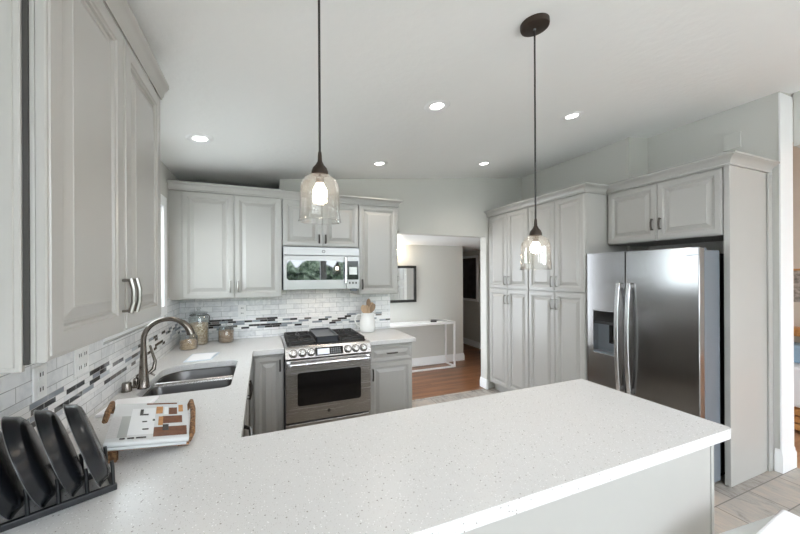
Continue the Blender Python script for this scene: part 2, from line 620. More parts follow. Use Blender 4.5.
def hollow(x0, x1, y0, y1, z0, z1, t=0.018, open_side=None):
    """carcass of panels without its top"""
    b = MB()
    b.box(x0, x1, y0, y1, z0, z0 + t)
    if open_side != '-x': b.box(x0, x0 + t, y0, y1, z0 + t, z1)
    if open_side != '+x': b.box(x1 - t, x1, y0, y1, z0 + t, z1)
    if open_side != '-y': b.box(x0 + t, x1 - t, y0, y0 + t, z0 + t, z1)
    if open_side != '+y': b.box(x0 + t, x1 - t, y1 - t, y1, z0 + t, z1)
    return b


# ------------------------------------------------------------------ the setting
XL, YB = -0.74, 3.73           # left wall face, back wall face
CA, CB = 2.545, 0.112          # ceiling z = CA + CB x
cz = lambda x: CA + CB * x
XR, XP = 3.72, 3.42            # right wall face by the fridge, behind the pantry

struct('floor_kitchen', MB().box(XL - 0.12, 3.92, -1.9, 3.76, -0.08, 0.0), 'tile')
struct('floor_hall', MB().box(1.14, 6.0, 3.76, 9.0, -0.08, 0.0), 'oak')
struct('floor_living', MB().box(3.92, 8.0, -3.0, 3.76, -0.08, -0.001), 'orange_wood')
struct('floor_patio', MB().box(-6, 9, -8.5, -3.01, -0.2, -0.1).box(-6, 3.95, -3.01, -1.93, -0.2, -0.1).box(-6, -0.88, -1.93, 9, -0.2, -0.1).box(-0.88, 1.13, 3.9, 9, -0.2, -0.1), 'patio')  # pieces by hall and sink window added unseen to stop light from below

b = MB()
x0, x1 = XL - 0.12, 3.98
b.add([(x, y, cz(x) + dz) for dz in (0, 0.12) for y in (-1.95, 4.25) for x in (x0, x1)],
      [(0, 1, 3, 2), (4, 6, 7, 5), (0, 4, 5, 1), (2, 3, 7, 6), (0, 2, 6, 4), (1, 5, 7, 3)])
struct('ceiling', b, 'ceil')
struct('ceiling_hall', MB().box(1.14, 6.0, YB + 0.131, 9.0, 2.065, 2.18), 'trim')
struct('ceiling_living', MB().box(3.98, 8.0, -3.0, 3.76, 2.95, 3.05), 'ceil')

# left wall with the opening of the sink window
wy0, wy1, wz0, wz1 = 2.16, 3.15, 1.31, 2.10
b = MB()
b.box(XL - 0.12, XL, -1.8, wy0, 0, 2.6).box(XL - 0.12, XL, wy1, 4.2, 0, 2.6)
b.box(XL - 0.12, XL, wy0, wy1, 0, wz0).box(XL - 0.12, XL, wy0, wy1, wz1, 2.6)
struct('wall_left', b, 'wall')
b = MB()
c = 0.085
for (ya, yb_, za, zb) in ((wy0 - c, wy0, wz0 - c, wz1 + c), (wy1, wy1 + c, wz0 - 0.07, wz1 + c), (wy0, wy1, wz1, wz1 + c), (wy0, wy1, wz0 - c, wz0)):
    b.box(XL, XL + 0.018, ya, yb_, za, zb)
b.box(XL - 0.09, XL - 0.05, wy0, wy1, wz0, wz0 + 0.04).box(XL - 0.09, XL - 0.05, wy0, wy1, wz1 - 0.04, wz1)
b.box(XL - 0.09, XL - 0.05, wy0, wy0 + 0.04, wz0, wz1).box(XL - 0.09, XL - 0.05, wy1 - 0.04, wy1, wz0, wz1)
b.box(XL - 0.085, XL - 0.055, (wy0 + wy1) / 2 - 0.02, (wy0 + wy1) / 2 + 0.02, wz0, wz1)
w1 = struct('window_1', b, 'trim', bevel=0.003)
MB().box(XL - 0.072, XL - 0.068, wy0 + 0.03, wy1 - 0.03, wz0 + 0.03, wz1 - 0.03).build('window_pane', 'pane', w1)

# back wall: solid up to the opening, header over it, recess above the left wall cabinets
b = MB()
b.box(XL, 1.40, YB, YB + 0.13, 0, 2.20)
b.box(0.17, 1.40, YB, YB + 0.13, 2.20, 3.0)
b.box(1.40, 2.80, YB, YB + 0.13, 2.06, 3.0)
b.box(2.80, XP + 0.02, YB, YB + 0.13, 0, 3.0)
struct('wall_back', b, 'wall')
struct('wall_recess', MB().box(XL, 0.17, YB + 0.42, YB + 0.5, 2.181, 3.0).box(0.17, 0.25, YB + 0.131, YB + 0.5, 2.181, 3.0).box(XL, 0.17, YB + 0.131, YB + 0.42, 2.181, 2.2), 'recess_shade')  # recess shaped and coloured to give the dark triangle of shade above the cabinets
# right walls
b = MB()
b.box(XP, XP + 0.13, 2.225, YB, 0, 3.05)
b.box(XP + 0.13, XR + 0.13, 2.225, 2.345, 0, 3.05)
struct('wall_right_pantry', b, 'wall')
struct('wall_right', MB().box(XR, XR + 0.19, 1.27, 2.225, 0, 3.05), 'wall')
struct('wall_right_header', MB().box(XR + 0.20, XR + 0.32, -3.0, 1.26, 2.56, 3.05), 'wall')
struct('wall_living_far', MB().box(5.25, 5.35, 1.0, 3.7, 0, 3.0), 'beige')
struct('wall_living_back', MB().box(3.86, 5.25, 3.6, 3.7, 0, 3.0).box(XP + 0.13, 3.86, 2.35, 3.7, 0, 3.0), 'beige')
# the glazed wall behind the camera
b = MB()
for xa, xb in ((-0.86, -0.70), (0.28, 0.36), (1.33, 1.47), (2.50, 2.60), (3.6, 3.98)):
    b.box(xa, xb, -1.92, -1.80, 0, 3.0)
b.box(-0.70, 1.40, -1.92, -1.80, 2.42, 3.0).box(1.40, 3.6, -1.92, -1.80, 2.66, 3.0).box(-0.70, 1.33, -1.92, -1.80, 0, 0.35)
rw = struct('wall_rear', b, 'trim')
struct('wall_living_light_stop', MB().box(3.98, 5.0, -3.0, -2.88, 0, 3.0).box(6.4, 8.0, -3.0, -2.88, 0, 3.0).box(5.0, 6.4, -3.0, -2.88, 0, 1.0).box(5.0, 6.4, -3.0, -2.88, 2.0, 3.0), 'wall')  # unseen wall added to cut daylight from the living room side
struct('wall_living_right', MB().box(8.0, 8.1, -3.0, 3.7, 0, 3.05), 'wall')
# hall walls
struct('wall_hall_far', MB().box(1.14, 3.36, 5.16, 5.28, 0, 2.1), 'wall')
struct('wall_hall_corridor', MB().box(4.20, 4.32, 5.0, 9.0, 0, 2.1).box(3.24, 3.36, 5.28, 9.0, 0, 2.1).box(3.3, 4.3, 8.4, 8.5, 0, 2.1), 'wall')
struct('wall_hall_side', MB().box(1.15, 1.25, YB + 0.131, 5.16, 0, 0.4).box(1.15, 1.25, YB + 0.131, 4.05, 0.4, 2.06).box(4.2, 4.32, YB + 0.13, 5.0, 0, 2.1), 'wall')  # near side is unseen, cut open to let daylight into the hall

# baseboards
BB = [(0, 0), (0.016, 0), (0.016, 0.085), (0.011, 0.10), (0.011, 0.115), (0.004, 0.13), (0, 0.13)]
struct('baseboard_hall', MB().sweep(BB, [(3.36, 7.0), (3.36, 5.16), (1.2, 5.16)][::-1][:2] + [(3.36, 5.16)][:0]), 'trim') if False else None
struct('baseboard_hall', MB().sweep(BB, [(1.26, 5.16), (3.36, 5.16), (3.36, 7.0)]), 'trim', smooth=30)
struct('baseboard_corridor', MB().sweep(BB, [(4.2, 8.4), (4.2, 4.9)]), 'trim', smooth=30)
struct('baseboard_opening', MB().sweep(BB, [(2.80, YB + 0.13), (2.80, YB), (2.83, YB)][::-1] if False else [(2.80, YB + 0.135), (2.80, YB), (2.815, YB)]), 'trim', smooth=30)
BB2 = [(0, 0), (0.018, 0), (0.018, 0.12), (0.012, 0.14), (0.012, 0.155), (0.004, 0.175), (0, 0.175)]
struct('baseboard_right', MB().sweep(BB2, [(XR, 1.30), (XR, 1.27), (XR + 0.19, 1.27), (XR + 0.19, 1.9)]), 'trim', smooth=30)
# white painted casing on the wall end
struct('trim_wall_end', MB().box(XR - 0.006, XR + 0.195, 1.262, 1.272, 0.0, 2.95), 'trim')


# hedge outside behind the camera
def hedge():
    b = MB()
    random.seed(3)
    nx, nz = 60, 14
    loops = []
    for k in range(nz + 1):
        z = -0.1 + 2.1 * k / nz
        loops.append([(-5 + 15 * i / nx, -6.6 + 0.35 * random.uniform(-1, 1) - 0.06 * k, z + 0.25 * random.uniform(-1, 1) * (k > 0)) for i in range(nx + 1)])
    loops.append([(-5 + 15 * i / nx, -8.0, 1.9) for i in range(nx + 1)])
    loops.append([(-5 + 15 * i / nx, -8.0, -0.1) for i in range(nx + 1)])
    b.loft(loops, False, False, closed=False)
    return b


o = hedge().build('hedge', 'hedge', smooth=60)
tag(o, 'green leafy hedge along the far side of the patio outside', 'hedge')

# ------------------------------------------------------------------ backsplash
b = MB()
b.box(XL, 1.40, YB - 0.012, YB, 0.915, 1.012).box(XL, 1.40, YB - 0.012, YB, 1.118, 1.40)
o = struct('wall_tile_back', b, 'sub_back')
MB().box(XL, 1.40, YB - 0.014, YB - 0.0005, 1.012, 1.118).build('mosaic_band', 'mos_back', o)
b = MB()
b.box(XL, XL + 0.012, 0.3, YB - 0.014, 0.915, 1.012).box(XL, XL + 0.012, 0.3, wy0 - c, 1.118, 1.40)
b.box(XL, XL + 0.012, wy0 - c, wy1 + c, 1.118, 1.21).box(XL, XL + 0.012, wy1 + c, YB - 0.014, 1.118, 1.36)
o = struct('wall_tile_left', b, 'sub_left')
MB().box(XL + 0.0005, XL + 0.014, 0.3, YB - 0.015, 1.012, 1.118).build('mosaic_band', 'mos_left', o)

# ------------------------------------------------------------------ wall cabinets on the left wall
XF = -0.42
g_up = 'grey raised panel wall cabinets'
r = empty('wall_cabinet', (XL, 1.365, 1.365), label='tall grey wall cabinet on the left wall beside the sink, closest to the camera', cat='cabinet', group=g_up)
z0, z1 = 1.365, 2.35
MB().box(XL + 0.001, XF - 0.021, 0.936, 1.79, z0, z1).build('body', 'paint', r, bevel=0.002)
door_mb(frame((XL + 0.02, 0.9355, z0 - 0.013), (1, 0, 0), (0, -1, 0)), -0.4575 - XL - 0.02, z1 - z0, 0.016, 0.06).build('end_panel', 'paint', r)
MB().box(-0.457, -0.4485, 0.930, 0.9355, z0, z1).build('shadow_gap_strip', 'slot', r)  # dark colour stands in for the shade in this gap
for k, (ya, yb_) in enumerate(((0.937, 1.3625), (1.3655, 1.789))):
    F = frame((XF - 0.02, ya, z0 + 0.002), (0, 1, 0), (1, 0, 0))
    w = yb_ - ya
    add_door(r, F, w, z1 - z0 - 0.004, pull=((w - 0.026) if k == 0 else 0.026, 0.118), pull_mat='nickel', rail=0.072)
# crown against the ceiling
CR = [(0, 0), (0.004, 0), (0.005, 0.008), (0.008, 0.012), (0.012, 0.035), (0.022, 0.055), (0.026, 0.062), (0.026, 0.078), (0, 0.078)]
struct('trim_1', MB().sweep([(o_, z + 2.342) for o_, z in CR], [(XF - 0.002, 1.79), (XF - 0.002, 0.6)][::-1] if False else [(XL + 0.02, 1.79), (XF - 0.0, 1.79), (XF - 0.0, 0.88)][::-1]), 'paint', smooth=30)

# ------------------------------------------------------------------ wall cabinets on the back wall
YF = 3.35
ZT = 2.283
CR2 = [(0, 0), (0.010, 0), (0.012, 0.009), (0.006, 0.013), (0.010, 0.028), (0.024, 0.046), (0.044, 0.054), (0.046, 0.058), (0.052, 0.060), (0.052, 0.070), (0, 0.070)]


def upper(x0, x1, z0, nd, label, group, pulls, pull_mat, zt=ZT, fill=None):
    r = empty('wall_cabinet', ((x0 + x1) / 2, YB, z0), label=label, cat='cabinet', group=group)
    b = MB().box(x0 + 0.001, x1 - 0.001, YF + 0.021, YB - 0.001, z0, zt)
    if fill: b.box(fill, x0 + 0.001, YF + 0.01, YF + 0.03, z0, zt)
    b.build('body', 'paint', r, bevel=0.0015)
    w = (x1 - x0) / nd
    for k in range(nd):
        F = frame((x0 + k * w + 0.0015 + w - 0.003, YF + 0.02, z0 + 0.002), (-1, 0, 0), (0, -1, 0))
        ww = w - 0.003
        p = pulls[k]
        px = 0.03 if p == 'R' else ww - 0.03
        add_door(r, F, ww, zt - z0 - 0.004, pull=(px, 0.105 if zt - z0 > 0.6 else 0.075), pull_mat=pull_mat, pull_len=0.09 if zt - z0 > 0.6 else 0.075)
    return r


upper(-0.645, 0.170, 1.345, 2, 'two-door grey wall cabinet between the left corner and the microwave', g_up, 'RL', 'nickel', fill=XL + 0.001)
upper(0.174, 0.918, 1.830, 2, 'short two-door grey wall cabinet directly above the microwave', g_up, 'RL', 'pull')
upper(0.922, 1.356, 1.347, 1, 'single-door grey wall cabinet to the right of the microwave', g_up, 'L', 'pull')
struct('trim_2', MB().sweep([(o_, z + ZT) for o_, z in CR2], [(XL + 0.002, YF + 0.0), (1.358, YF + 0.0), (1.358, YB - 0.001)]), 'paint', smooth=30)

# ------------------------------------------------------------------ pantry and fridge surround on the right
XPF = 2.82
g_p = 'tall grey pantry cabinets'


def pantry(ya, ym, yb_, label):
    r = empty('pantry_cabinet', (XP, (ya + yb_) / 2, 0), label=label, cat='cabinet', group=g_p)
    MB().box(XPF + 0.022, XP - 0.002, ya + 0.001, yb_ - 0.001, 0.105, 2.326).build('body', 'paint', r, bevel=0.002)
    MB().box(XPF + 0.085, XP - 0.01, ya + 0.002, yb_ - 0.002, 0.0, 0.104).build('toe_kick', 'paint', r)
    for z0, z1, pz in ((0.112, 1.362, 1.25 - 0.125), (1.372, 2.318, 0.10)):
        for k, (a, e) in enumerate(((ya + 0.003, ym - 0.0015), (ym + 0.0015, yb_ - 0.003))):
            F = frame((XPF + 0.02, a, z0), (0, 1, 0), (-1, 0, 0))
            w = e - a
            add_door(r, F, w, z1 - z0, pull=((w - 0.03) if k == 0 else 0.03, pz), pull_mat='nickel', pull_len=0.1)


pantry(2.982, 3.335, 3.700, 'tall pantry cabinet with four raised panel doors, beside the hall opening')
pantry(2.250, 2.605, 2.978, 'tall pantry cabinet with four raised panel doors, beside the fridge')
# tall side panel between pantry and fridge is the pantry's own flank
r = empty('fridge_cabinet', (3.4, 1.8, 1.835), label='short two-door grey cabinet above the stainless fridge', cat='cabinet')
MB().box(3.142, XR - 0.002, 1.356, 2.222, 1.832, 2.335).build('body', 'paint', r, bevel=0.002)
for k, (a, e) in enumerate(((1.360, 1.797), (1.800, 2.236))):
    F = frame((3.14, a, 1.837), (0, 1, 0), (-1, 0, 0))
    w = e - a
    add_door(r, F, w, 0.485, pull=((w - 0.03) if k == 0 else 0.03, 0.135), pull_mat='pull', pull_len=0.085)
r = empty('end_panel', (3.43, 1.335, 0), label='tall pale grey end panel on the tiled floor, enclosing the right side of the fridge', cat='panel')
MB().box(3.122, XR - 0.012, 1.317, 1.353, 0.0, 2.335).build('board', 'paint', r, bevel=0.003)
MB().box(XR - 0.075, XR - 0.012, 1.305, 1.316, 0.0, 2.33).build('scribe_strip', 'paint', r, bevel=0.003)
CR3 = [(0, 0), (0.010, 0), (0.012, 0.009), (0.006, 0.013), (0.010, 0.032), (0.026, 0.052), (0.044, 0.060), (0.046, 0.064), (0.053, 0.066), (0.053, 0.078), (0, 0.078)]
struct('trim_3', MB().sweep([(o_, z + 2.324) for o_, z in CR3], [(XPF, 3.729), (XPF, 2.249), (3.12, 2.249)]), 'paint', smooth=30)
struct('trim_4', MB().sweep([(o_, z + 2.334) for o_, z in CR3], [(3.12, 2.2485), (3.12, 1.317), (XR - 0.002, 1.317)]), 'paint', smooth=30)

# ------------------------------------------------------------------ worktops
ZC = 0.915
YC = 3.06


def rrect(x0, x1, y0, y1, rs, n=7):
    """rounded rectangle, rs = radii at (x0y0, x1y0, x1y1, x0y1)"""
    pts = []
    for (cx, cy, a0, r_) in ((x0 + rs[0], y0 + rs[0], PI, rs[0]), (x1 - rs[1], y0 + rs[1], 1.5 * PI, rs[1]),
                             (x1 - rs[2], y1 - rs[2], 0, rs[2]), (x0 + rs[3], y1 - rs[3], 0.5 * PI, rs[3])):
        for i in range(n + 1):
            a = a0 + 0.5 * PI * i / n
            pts.append((cx + r_ * math.cos(a), cy + r_ * math.sin(a)))
    return pts


def slab(name, outer, holes, z0, z1, mat, bevel, label, cat):
    import bmesh
    bm = bmesh.new()
    for ring in [outer] + holes:
        vs = [bm.verts.new((x, y, z1)) for x, y in ring]
        for i in range(len(vs)): bm.edges.new((vs[i], vs[(i + 1) % len(vs)]))
    bmesh.ops.triangle_fill(bm, use_beauty=True, edges=bm.edges[:], normal=(0, 0, 1))
    ex = bmesh.ops.extrude_face_region(bm, geom=bm.faces[:])
    for v in [g for g in ex['geom'] if isinstance(g, bmesh.types.BMVert)]: v.co.z = z0
    bmesh.ops.recalc_face_normals(bm, faces=bm.faces)
    me = bpy.data.meshes.new(name)
    bm.to_mesh(me)
    bm.free()
    me.materials.append(M[mat])
    o = bpy.data.objects.new(name, me)
    COL.objects.link(o)
    md = o.modifiers.new('bevel', 'BEVEL')
    md.width, md.segments, md.limit_method, md.angle_limit = bevel, 3, 'ANGLE', math.radians(50)
    tag(o, label, cat)
    MW[o.name] = Matrix.Identity(4)
    return o


XI = -0.082
cr = [(1.775 - 0.02 + 0.02 * math.cos(a), 0.742 + 0.02 + 0.02 * math.sin(a)) for a in [-PI / 2 + PI / 2 * i / 5 for i in range(6)]]
outer = [(XL + 0.013, 0.742)] + cr + [(1.782, 1.448), (XI, 1.445), (XI, YC), (0.168, YC), (0.168, YB - 0.015), (XL + 0.013, YB - 0.015)]
cut = rrect(-0.63, -0.175, 2.13, 2.80, (0.07, 0.05, 0.06, 0.16))
slab('worktop', outer, [cut], ZC - 0.042, ZC, 'counter', 0.006, 'white speckled quartz worktop running along the left wall and out over the peninsula', 'worktop')
slab('worktop', [(0.942, YC), (1.432, YC), (1.432, YB - 0.015), (0.942, YB - 0.015)], [], ZC - 0.042, ZC, 'counter', 0.006,
     'short white quartz worktop to the right of the stove, under the white pitcher', 'worktop')

# ------------------------------------------------------------------ sink
r = empty('sink', (-0.4, 2.46, 0.66), label='undermount double-bowl dark steel sink set in the left worktop', cat='sink')
zt = ZC - 0.044


def bowl(x0, x1, y0, y1, rs, zb):
    b = MB()
    loops = []
    fl = 0.012
    loops.append([(x, y, zt) for x, y in rrect(x0 - fl, x1 + fl, y0 - fl, y1 + fl, [q + fl for q in rs])])
    loops.append([(x, y, zt) for x, y in rrect(x0, x1, y0, y1, rs)])
    loops.append([(x, y, zt - 0.008) for x, y in rrect(x0 + .003, x1 - .003, y0 + .003, y1 - .003, rs)])
    loops.append([(x, y, zb + 0.03) for x, y in rrect(x0 + .008, x1 - .008, y0 + .008, y1 - .008, rs)])
    loops.append([(x, y, zb + 0.006) for x, y in rrect(x0 + .02, x1 - .02, y0 + .02, y1 - .02, [max(q - .012, .01) for q in rs])])
    loops.append([(x, y, zb) for x, y in rrect(x0 + .045, x1 - .045, y0 + .045, y1 - .045, [max(q - .03, .008) for q in rs])])
    b.loft(loops, False, True)
    loops2 = [[(x, y, zt - 0.002) for x, y in rrect(x0 - fl, x1 + fl, y0 - fl, y1 + fl, [q + fl for q in rs])],
              [(x, y, zb - 0.004) for x, y in rrect(x0, x1, y0, y1, rs)]]
    b.loft(loops2, False, True)
    return b


bw1 = bowl(-0.622, -0.183, 2.475, 2.790, (0.05, 0.05, 0.05, 0.14), 0.69)
bw2 = bowl(-0.622, -0.183, 2.140, 2.445, (0.06, 0.04, 0.04, 0.05), 0.72)
for bw_, (dx, dy, dz) in ((bw1, (-0.40, 2.64, 0.69)), (bw2, (-0.40, 2.29, 0.72))):
    p = bw_.build('bowl', 'sink', r, smooth=50, recalc=False)
    MB().lathe([(0.0, 0.006), (0.026, 0.006), (0.040, 0.003), (0.043, 0.0005)], (dx, dy, dz), 20).build('drain', 'nickel', p, smooth=40)

b = MB()
pr2 = [(2.4452, 0.80), (2.4452, 0.875), (2.450, 0.888), (2.457, 0.8915), (2.463, 0.8915), (2.470, 0.888), (2.4748, 0.875), (2.4748, 0.80)]
b.loft([[(x, y, z) for y, z in pr2] for x in (-0.618, -0.187)])
b.build('divider', 'steel', r, smooth=50)

# ------------------------------------------------------------------ base cabinets
FD = 3.085
r = empty('base_cabinet', (0.03, 3.4, 0), label='grey base cabinet in the corner to the left of the stove', cat='cabinet')
MB().box(-0.105, 0.167, FD + 0.021, YB - 0.016, 0.10, ZC - 0.044).build('body', 'paint', r)
MB().box(-0.105, 0.167, FD + 0.08, YB - 0.02, 0.0, 0.099).build('toe_kick', 'paint', r)
add_door(r, frame((0.163, FD + 0.02, 0.115), (-1, 0, 0), (0, -1, 0)), 0.238, 0.735, pull=(0.028, 0.655), pull_mat='pull', pull_len=0.09)
r = empty('base_cabinet', (1.17, 3.4, 0), label='grey base cabinet with drawer and door to the right of the stove', cat='cabinet')
MB().box(0.944, 1.405, FD + 0.021, YB - 0.016, 0.10, ZC - 0.044).build('body', 'paint', r)
MB().box(0.95, 1.40, FD + 0.08, YB - 0.02, 0.0, 0.099).build('toe_kick', 'paint', r)
add_door(r, frame((1.400, FD + 0.02, 0.70), (-1, 0, 0), (0, -1, 0)), 0.448, 0.152, pull=(0.224, 0.082), pull_mat='pull', pull_len=0.10, horiz=True, name='drawer', rail=0.035)
add_door(r, frame((1.400, FD + 0.02, 0.115), (-1, 0, 0), (0, -1, 0)), 0.448, 0.575, pull=(0.448 - 0.026, 0.47), pull_mat='pull', pull_len=0.1)
XD = -0.108
r = empty('base_cabinet', (-0.42, 2.5, 0), label='grey sink base cabinet below the double-bowl sink', cat='cabinet')
hollow(XL + 0.014, XD - 0.021, 2.112, 2.98, 0.10, ZC - 0.046).build('body', 'paint', r)
MB().box(XL + 0.02, XD - 0.08, 2.12, 2.97, 0.0, 0.099).build('toe_kick', 'paint', r)
for a, e, px in ((2.118, 2.54, None), (2.545, 2.97, None)):
    add_door(r, frame((XD - 0.02, a, 0.115), (0, 1, 0), (1, 0, 0)), e - a, 0.735, pull=((e - a - 0.03) if a < 2.3 else 0.03, 0.64), pull_mat='pull')
r = empty('dishwasher', (-0.42, 1.8, 0), label='black dishwasher with bowed steel handle under the left worktop', cat='dishwasher')
MB().box(XL + 0.02, XD - 0.02, 1.50, 2.105, 0.01, ZC - 0.046).build('body', 'steel_dark', r)
d = MB().box(XD - 0.019, XD + 0.012, 1.505, 2.10, 0.10, ZC - 0.05).build('door', 'black', r, bevel=0.004)
MB().tube([(XD + 0.010, 1.58, 0.72), (XD + 0.042, 1.62, 0.72), (XD + 0.055, 1.80, 0.72), (XD + 0.042, 1.98, 0.72), (XD + 0.010, 2.02, 0.72)], 0.010, 10).build('handle', 'handle_steel', d, smooth=50)
r = empty('peninsula_cabinet', (0.8, 1.1, 0), label='grey peninsula base with plain back panel under the speckled worktop', cat='cabinet')
MB().box(XD + 0.02, 1.675, 0.79, 1.385, 0.10, ZC - 0.044).build('body', 'paint', r)
MB().box(XD + 0.02, 1.675, 0.84, 1.33, 0.0, 0.099).build('toe_kick', 'paint', r)
MB().box(XL + 0.02, 1.676, 0.772, 0.789, 0.0, ZC - 0.044).build('back_panel', 'paint', r)
MB().box(1.677, 1.697, 0.768, 1.40, 0.0, ZC - 0.044).build('end_panel', 'paint', r, bevel=0.003)
MB().box(XL + 0.02, XD - 0.002, 0.79, 1.49, 0.0, ZC - 0.044).build('corner_box', 'paint', r)

# ------------------------------------------------------------------ stove
X0, X1 = 0.176, 0.936
r = empty('stove', (0.556, 3.35, 0), label='stainless steel gas stove with six knobs between the base cabinets', cat='stove')
MB().box(X0, X1, 3.075, YB - 0.02, 0.04, 0.912).build('body', 'steel_dark', r, bevel=0.003)
for xx in (X0 + 0.05, X1 - 0.05):
    for yy in (3.12, 3.64):
        MB().cyl((xx, yy, 0.0), (xx, yy, 0.042), 0.018).build('foot', 'black', r)
MB().box(X0 - 0.003, X1 + 0.003, 3.05, YB - 0.018, 0.9125, 0.924).build('cooktop', 'steel', r, bevel=0.003)
MB().box(X0 + 0.02, X1 - 0.02, 3.10, YB - 0.05, 0.9245, 0.928).build('burner_pan', 'iron', r)
MB().box(X0 + 0.003, X1 - 0.003, YB - 0.047, YB - 0.02, 0.9245, 0.945).build('back_trim', 'steel', r, bevel=0.003)
# control panel, sloped face
b = MB()
pr_ = [(3.074, 0.822), (3.008, 0.822), (3.002, 0.830), (3.030, 0.908), (3.040, 0.922), (3.049, 0.922), (3.074, 0.911)]
b.loft([[(x, y, z) for y, z in pr_] for x in (X0 - 0.002, X1 + 0.002)])
cp = b.build('control_panel', 'steel', r, bevel=0.0015)
Vn = Vector((0, -0.941, 0.338)); Vu = Vector((0, 0.338, 0.941))


def on_panel(t):
    return Vector((0, 3.002, 0.830)) + Vector((0, 0.028, 0.078)) * t


for x in (0.240, 0.316, 0.392, 0.690, 0.764, 0.838):
    p = on_panel(0.52) + Vector((x + (0.0 if x < 0.5 else 0.03), 0, 0))
    A = Matrix.Translation(p + Vn * 0.0005) @ Vn.to_track_quat('Z', 'Y').to_matrix().to_4x4()
    MB().lathe([(0.0312, 0.0), (0.0312, 0.003), (0.036, 0.002), (0.036, 0.0)], seg=24, A=A).build('knob_bezel', 'iron', r, smooth=40)
    kb = MB().lathe([(0.0, 0.0), (0.031, 0.0), (0.031, 0.004), (0.027, 0.006), (0.024, 0.008), (0.0225, 0.026), (0.020, 0.030), (0.0, 0.031)], seg=24, A=A).build('knob', 'steel', r, smooth=40)
    g = MB(A); g.box(-0.005, 0.005, -0.021, 0.021, 0.0305, 0.038)
    g.build('grip', 'handle_steel', kb, bevel=0.002)
b = MB(Matrix.Translation(on_panel(0.52) + Vector((0.551, 0, 0)) + Vn * 0.0003) @ Matrix(((1, 0, 0, 0), (0, Vu.y, Vn.y, 0), (0, Vu.z, Vn.z, 0), (0, 0, 0, 1))))
b.box(-0.125, 0.125, -0.036, 0.036, 0, 0.003)
dsp = b.build('display', 'black', r, bevel=0.001)
b2 = MB(b.T); b2.box(-0.105, 0.0, -0.026, 0.024, 0.0031, 0.0036)
b2.build('lit_screen', 'screen', dsp)
b2 = MB(b.T)
for i in range(5):
    for j in range(3): b2.box(0.012 + i * 0.019, 0.024 + i * 0.019, -0.022 + j * 0.017, -0.012 + j * 0.017, 0.0031, 0.0035)
b2.build('touch_buttons', 'plate_line', dsp)
d = MB().box(X0, X1, 3.012, 3.074, 0.272, 0.812).build('oven_door', 'steel', r, bevel=0.005)
b = MB(frame((X1, 3.012, 0), (-1, 0, 0), (0, -1, 0)))
rr = rrect(0.095, 0.662, 0.410, 0.700, (0.022,) * 4)
b.loft([[(x, y, z) for x, z in rr] for y in (0.0005, 0.0025)])
b.build('window', 'oven_glass', d)
b = MB()
b.tube([(X0 + 0.03, 2.965, 0.783), (X1 - 0.03, 2.965, 0.783)], 0.015, 14)
b.box(X0 + 0.012, X0 + 0.04, 2.952, 3.0115, 0.768, 0.798).box(X1 - 0.04, X1 - 0.012, 2.952, 3.0115, 0.768, 0.798)
b.build('handle', 'handle_steel', d, smooth=45)
MB().lathe([(0, 0.0012), (0.013, 0.0012), (0.0145, 0.0002)], seg=20, A=Matrix.Translation((0.545, 3.0118, 0.338)) @ Matrix.Rotation(PI / 2, 4, 'X')).build('maker_mark', 'chalk', d)
dr = MB().box(X0 + 0.002, X1 - 0.002, 3.022, 3.074, 0.075, 0.255).build('storage_drawer', 'steel', r, bevel=0.004)


def grate(xa, xb):
    b = MB()
    zt_, zb_ = 0.958, 0.946
    ya, yb_ = 3.12, 3.66
    t = 0.006
    for y in (ya, yb_, (ya + yb_) / 2): b.box(xa, xb, y - t, y + t, zb_, zt_)
    for x in (xa + t, xb - t): b.box(x - t, x + t, ya, yb_, zb_, zt_)
    for cy_ in (ya + 0.135, yb_ - 0.135):
        cx_ = (xa + xb) / 2
        for i in range(4):
            a = PI / 4 + i * PI / 2
            dx, dy = math.cos(a), math.sin(a)
            b.tube([(cx_ + dx * 0.035, cy_ + dy * 0.035, zt_ - 0.004), (cx_ + dx * 0.15, cy_ + dy * 0.15 * 0.85, zt_ - 0.006)], 0.006, 6)
        b.box(cx_ - 0.004, cx_ + 0.004, cy_ - 0.13, cy_ - 0.035, zb_, zt_).box(cx_ - 0.004, cx_ + 0.004, cy_ + 0.035, cy_ + 0.13, zb_, zt_)
    for x in (xa + t, xb - t):
        for y in (ya, yb_): b.box(x - t, x + t, y - t, y + t, 0.9285, zb_)
    return b


for xa, xb in ((0.205, 0.440), (0.672, 0.907)):
    gr = grate(xa, xb).build('grate', 'iron', r)
for xx in (0.322, 0.790):
    for yy in (3.255, 3.525):
        bu = MB().lathe([(0.0, 0.016), (0.030, 0.015), (0.034, 0.010), (0.034, 0.006), (0.046, 0.004), (0.048, 0.0)], (xx, yy, 0.9282), 20).build('burner', 'iron', r, smooth=40)
b = MB()
lo = rrect(0.452, 0.662, 3.13, 3.65, (0.02,) * 4)
li = rrect(0.464, 0.650, 3.142, 3.638, (0.014,) * 4)
b.loft([[(x, y, 0.9285) for x, y in lo], [(x, y, 0.984) for x, y in lo], [(x, y, 0.984) for x, y in li], [(x, y, 0.970) for x, y in li]])
b.build('griddle', 'griddle', r, bevel=0.002)

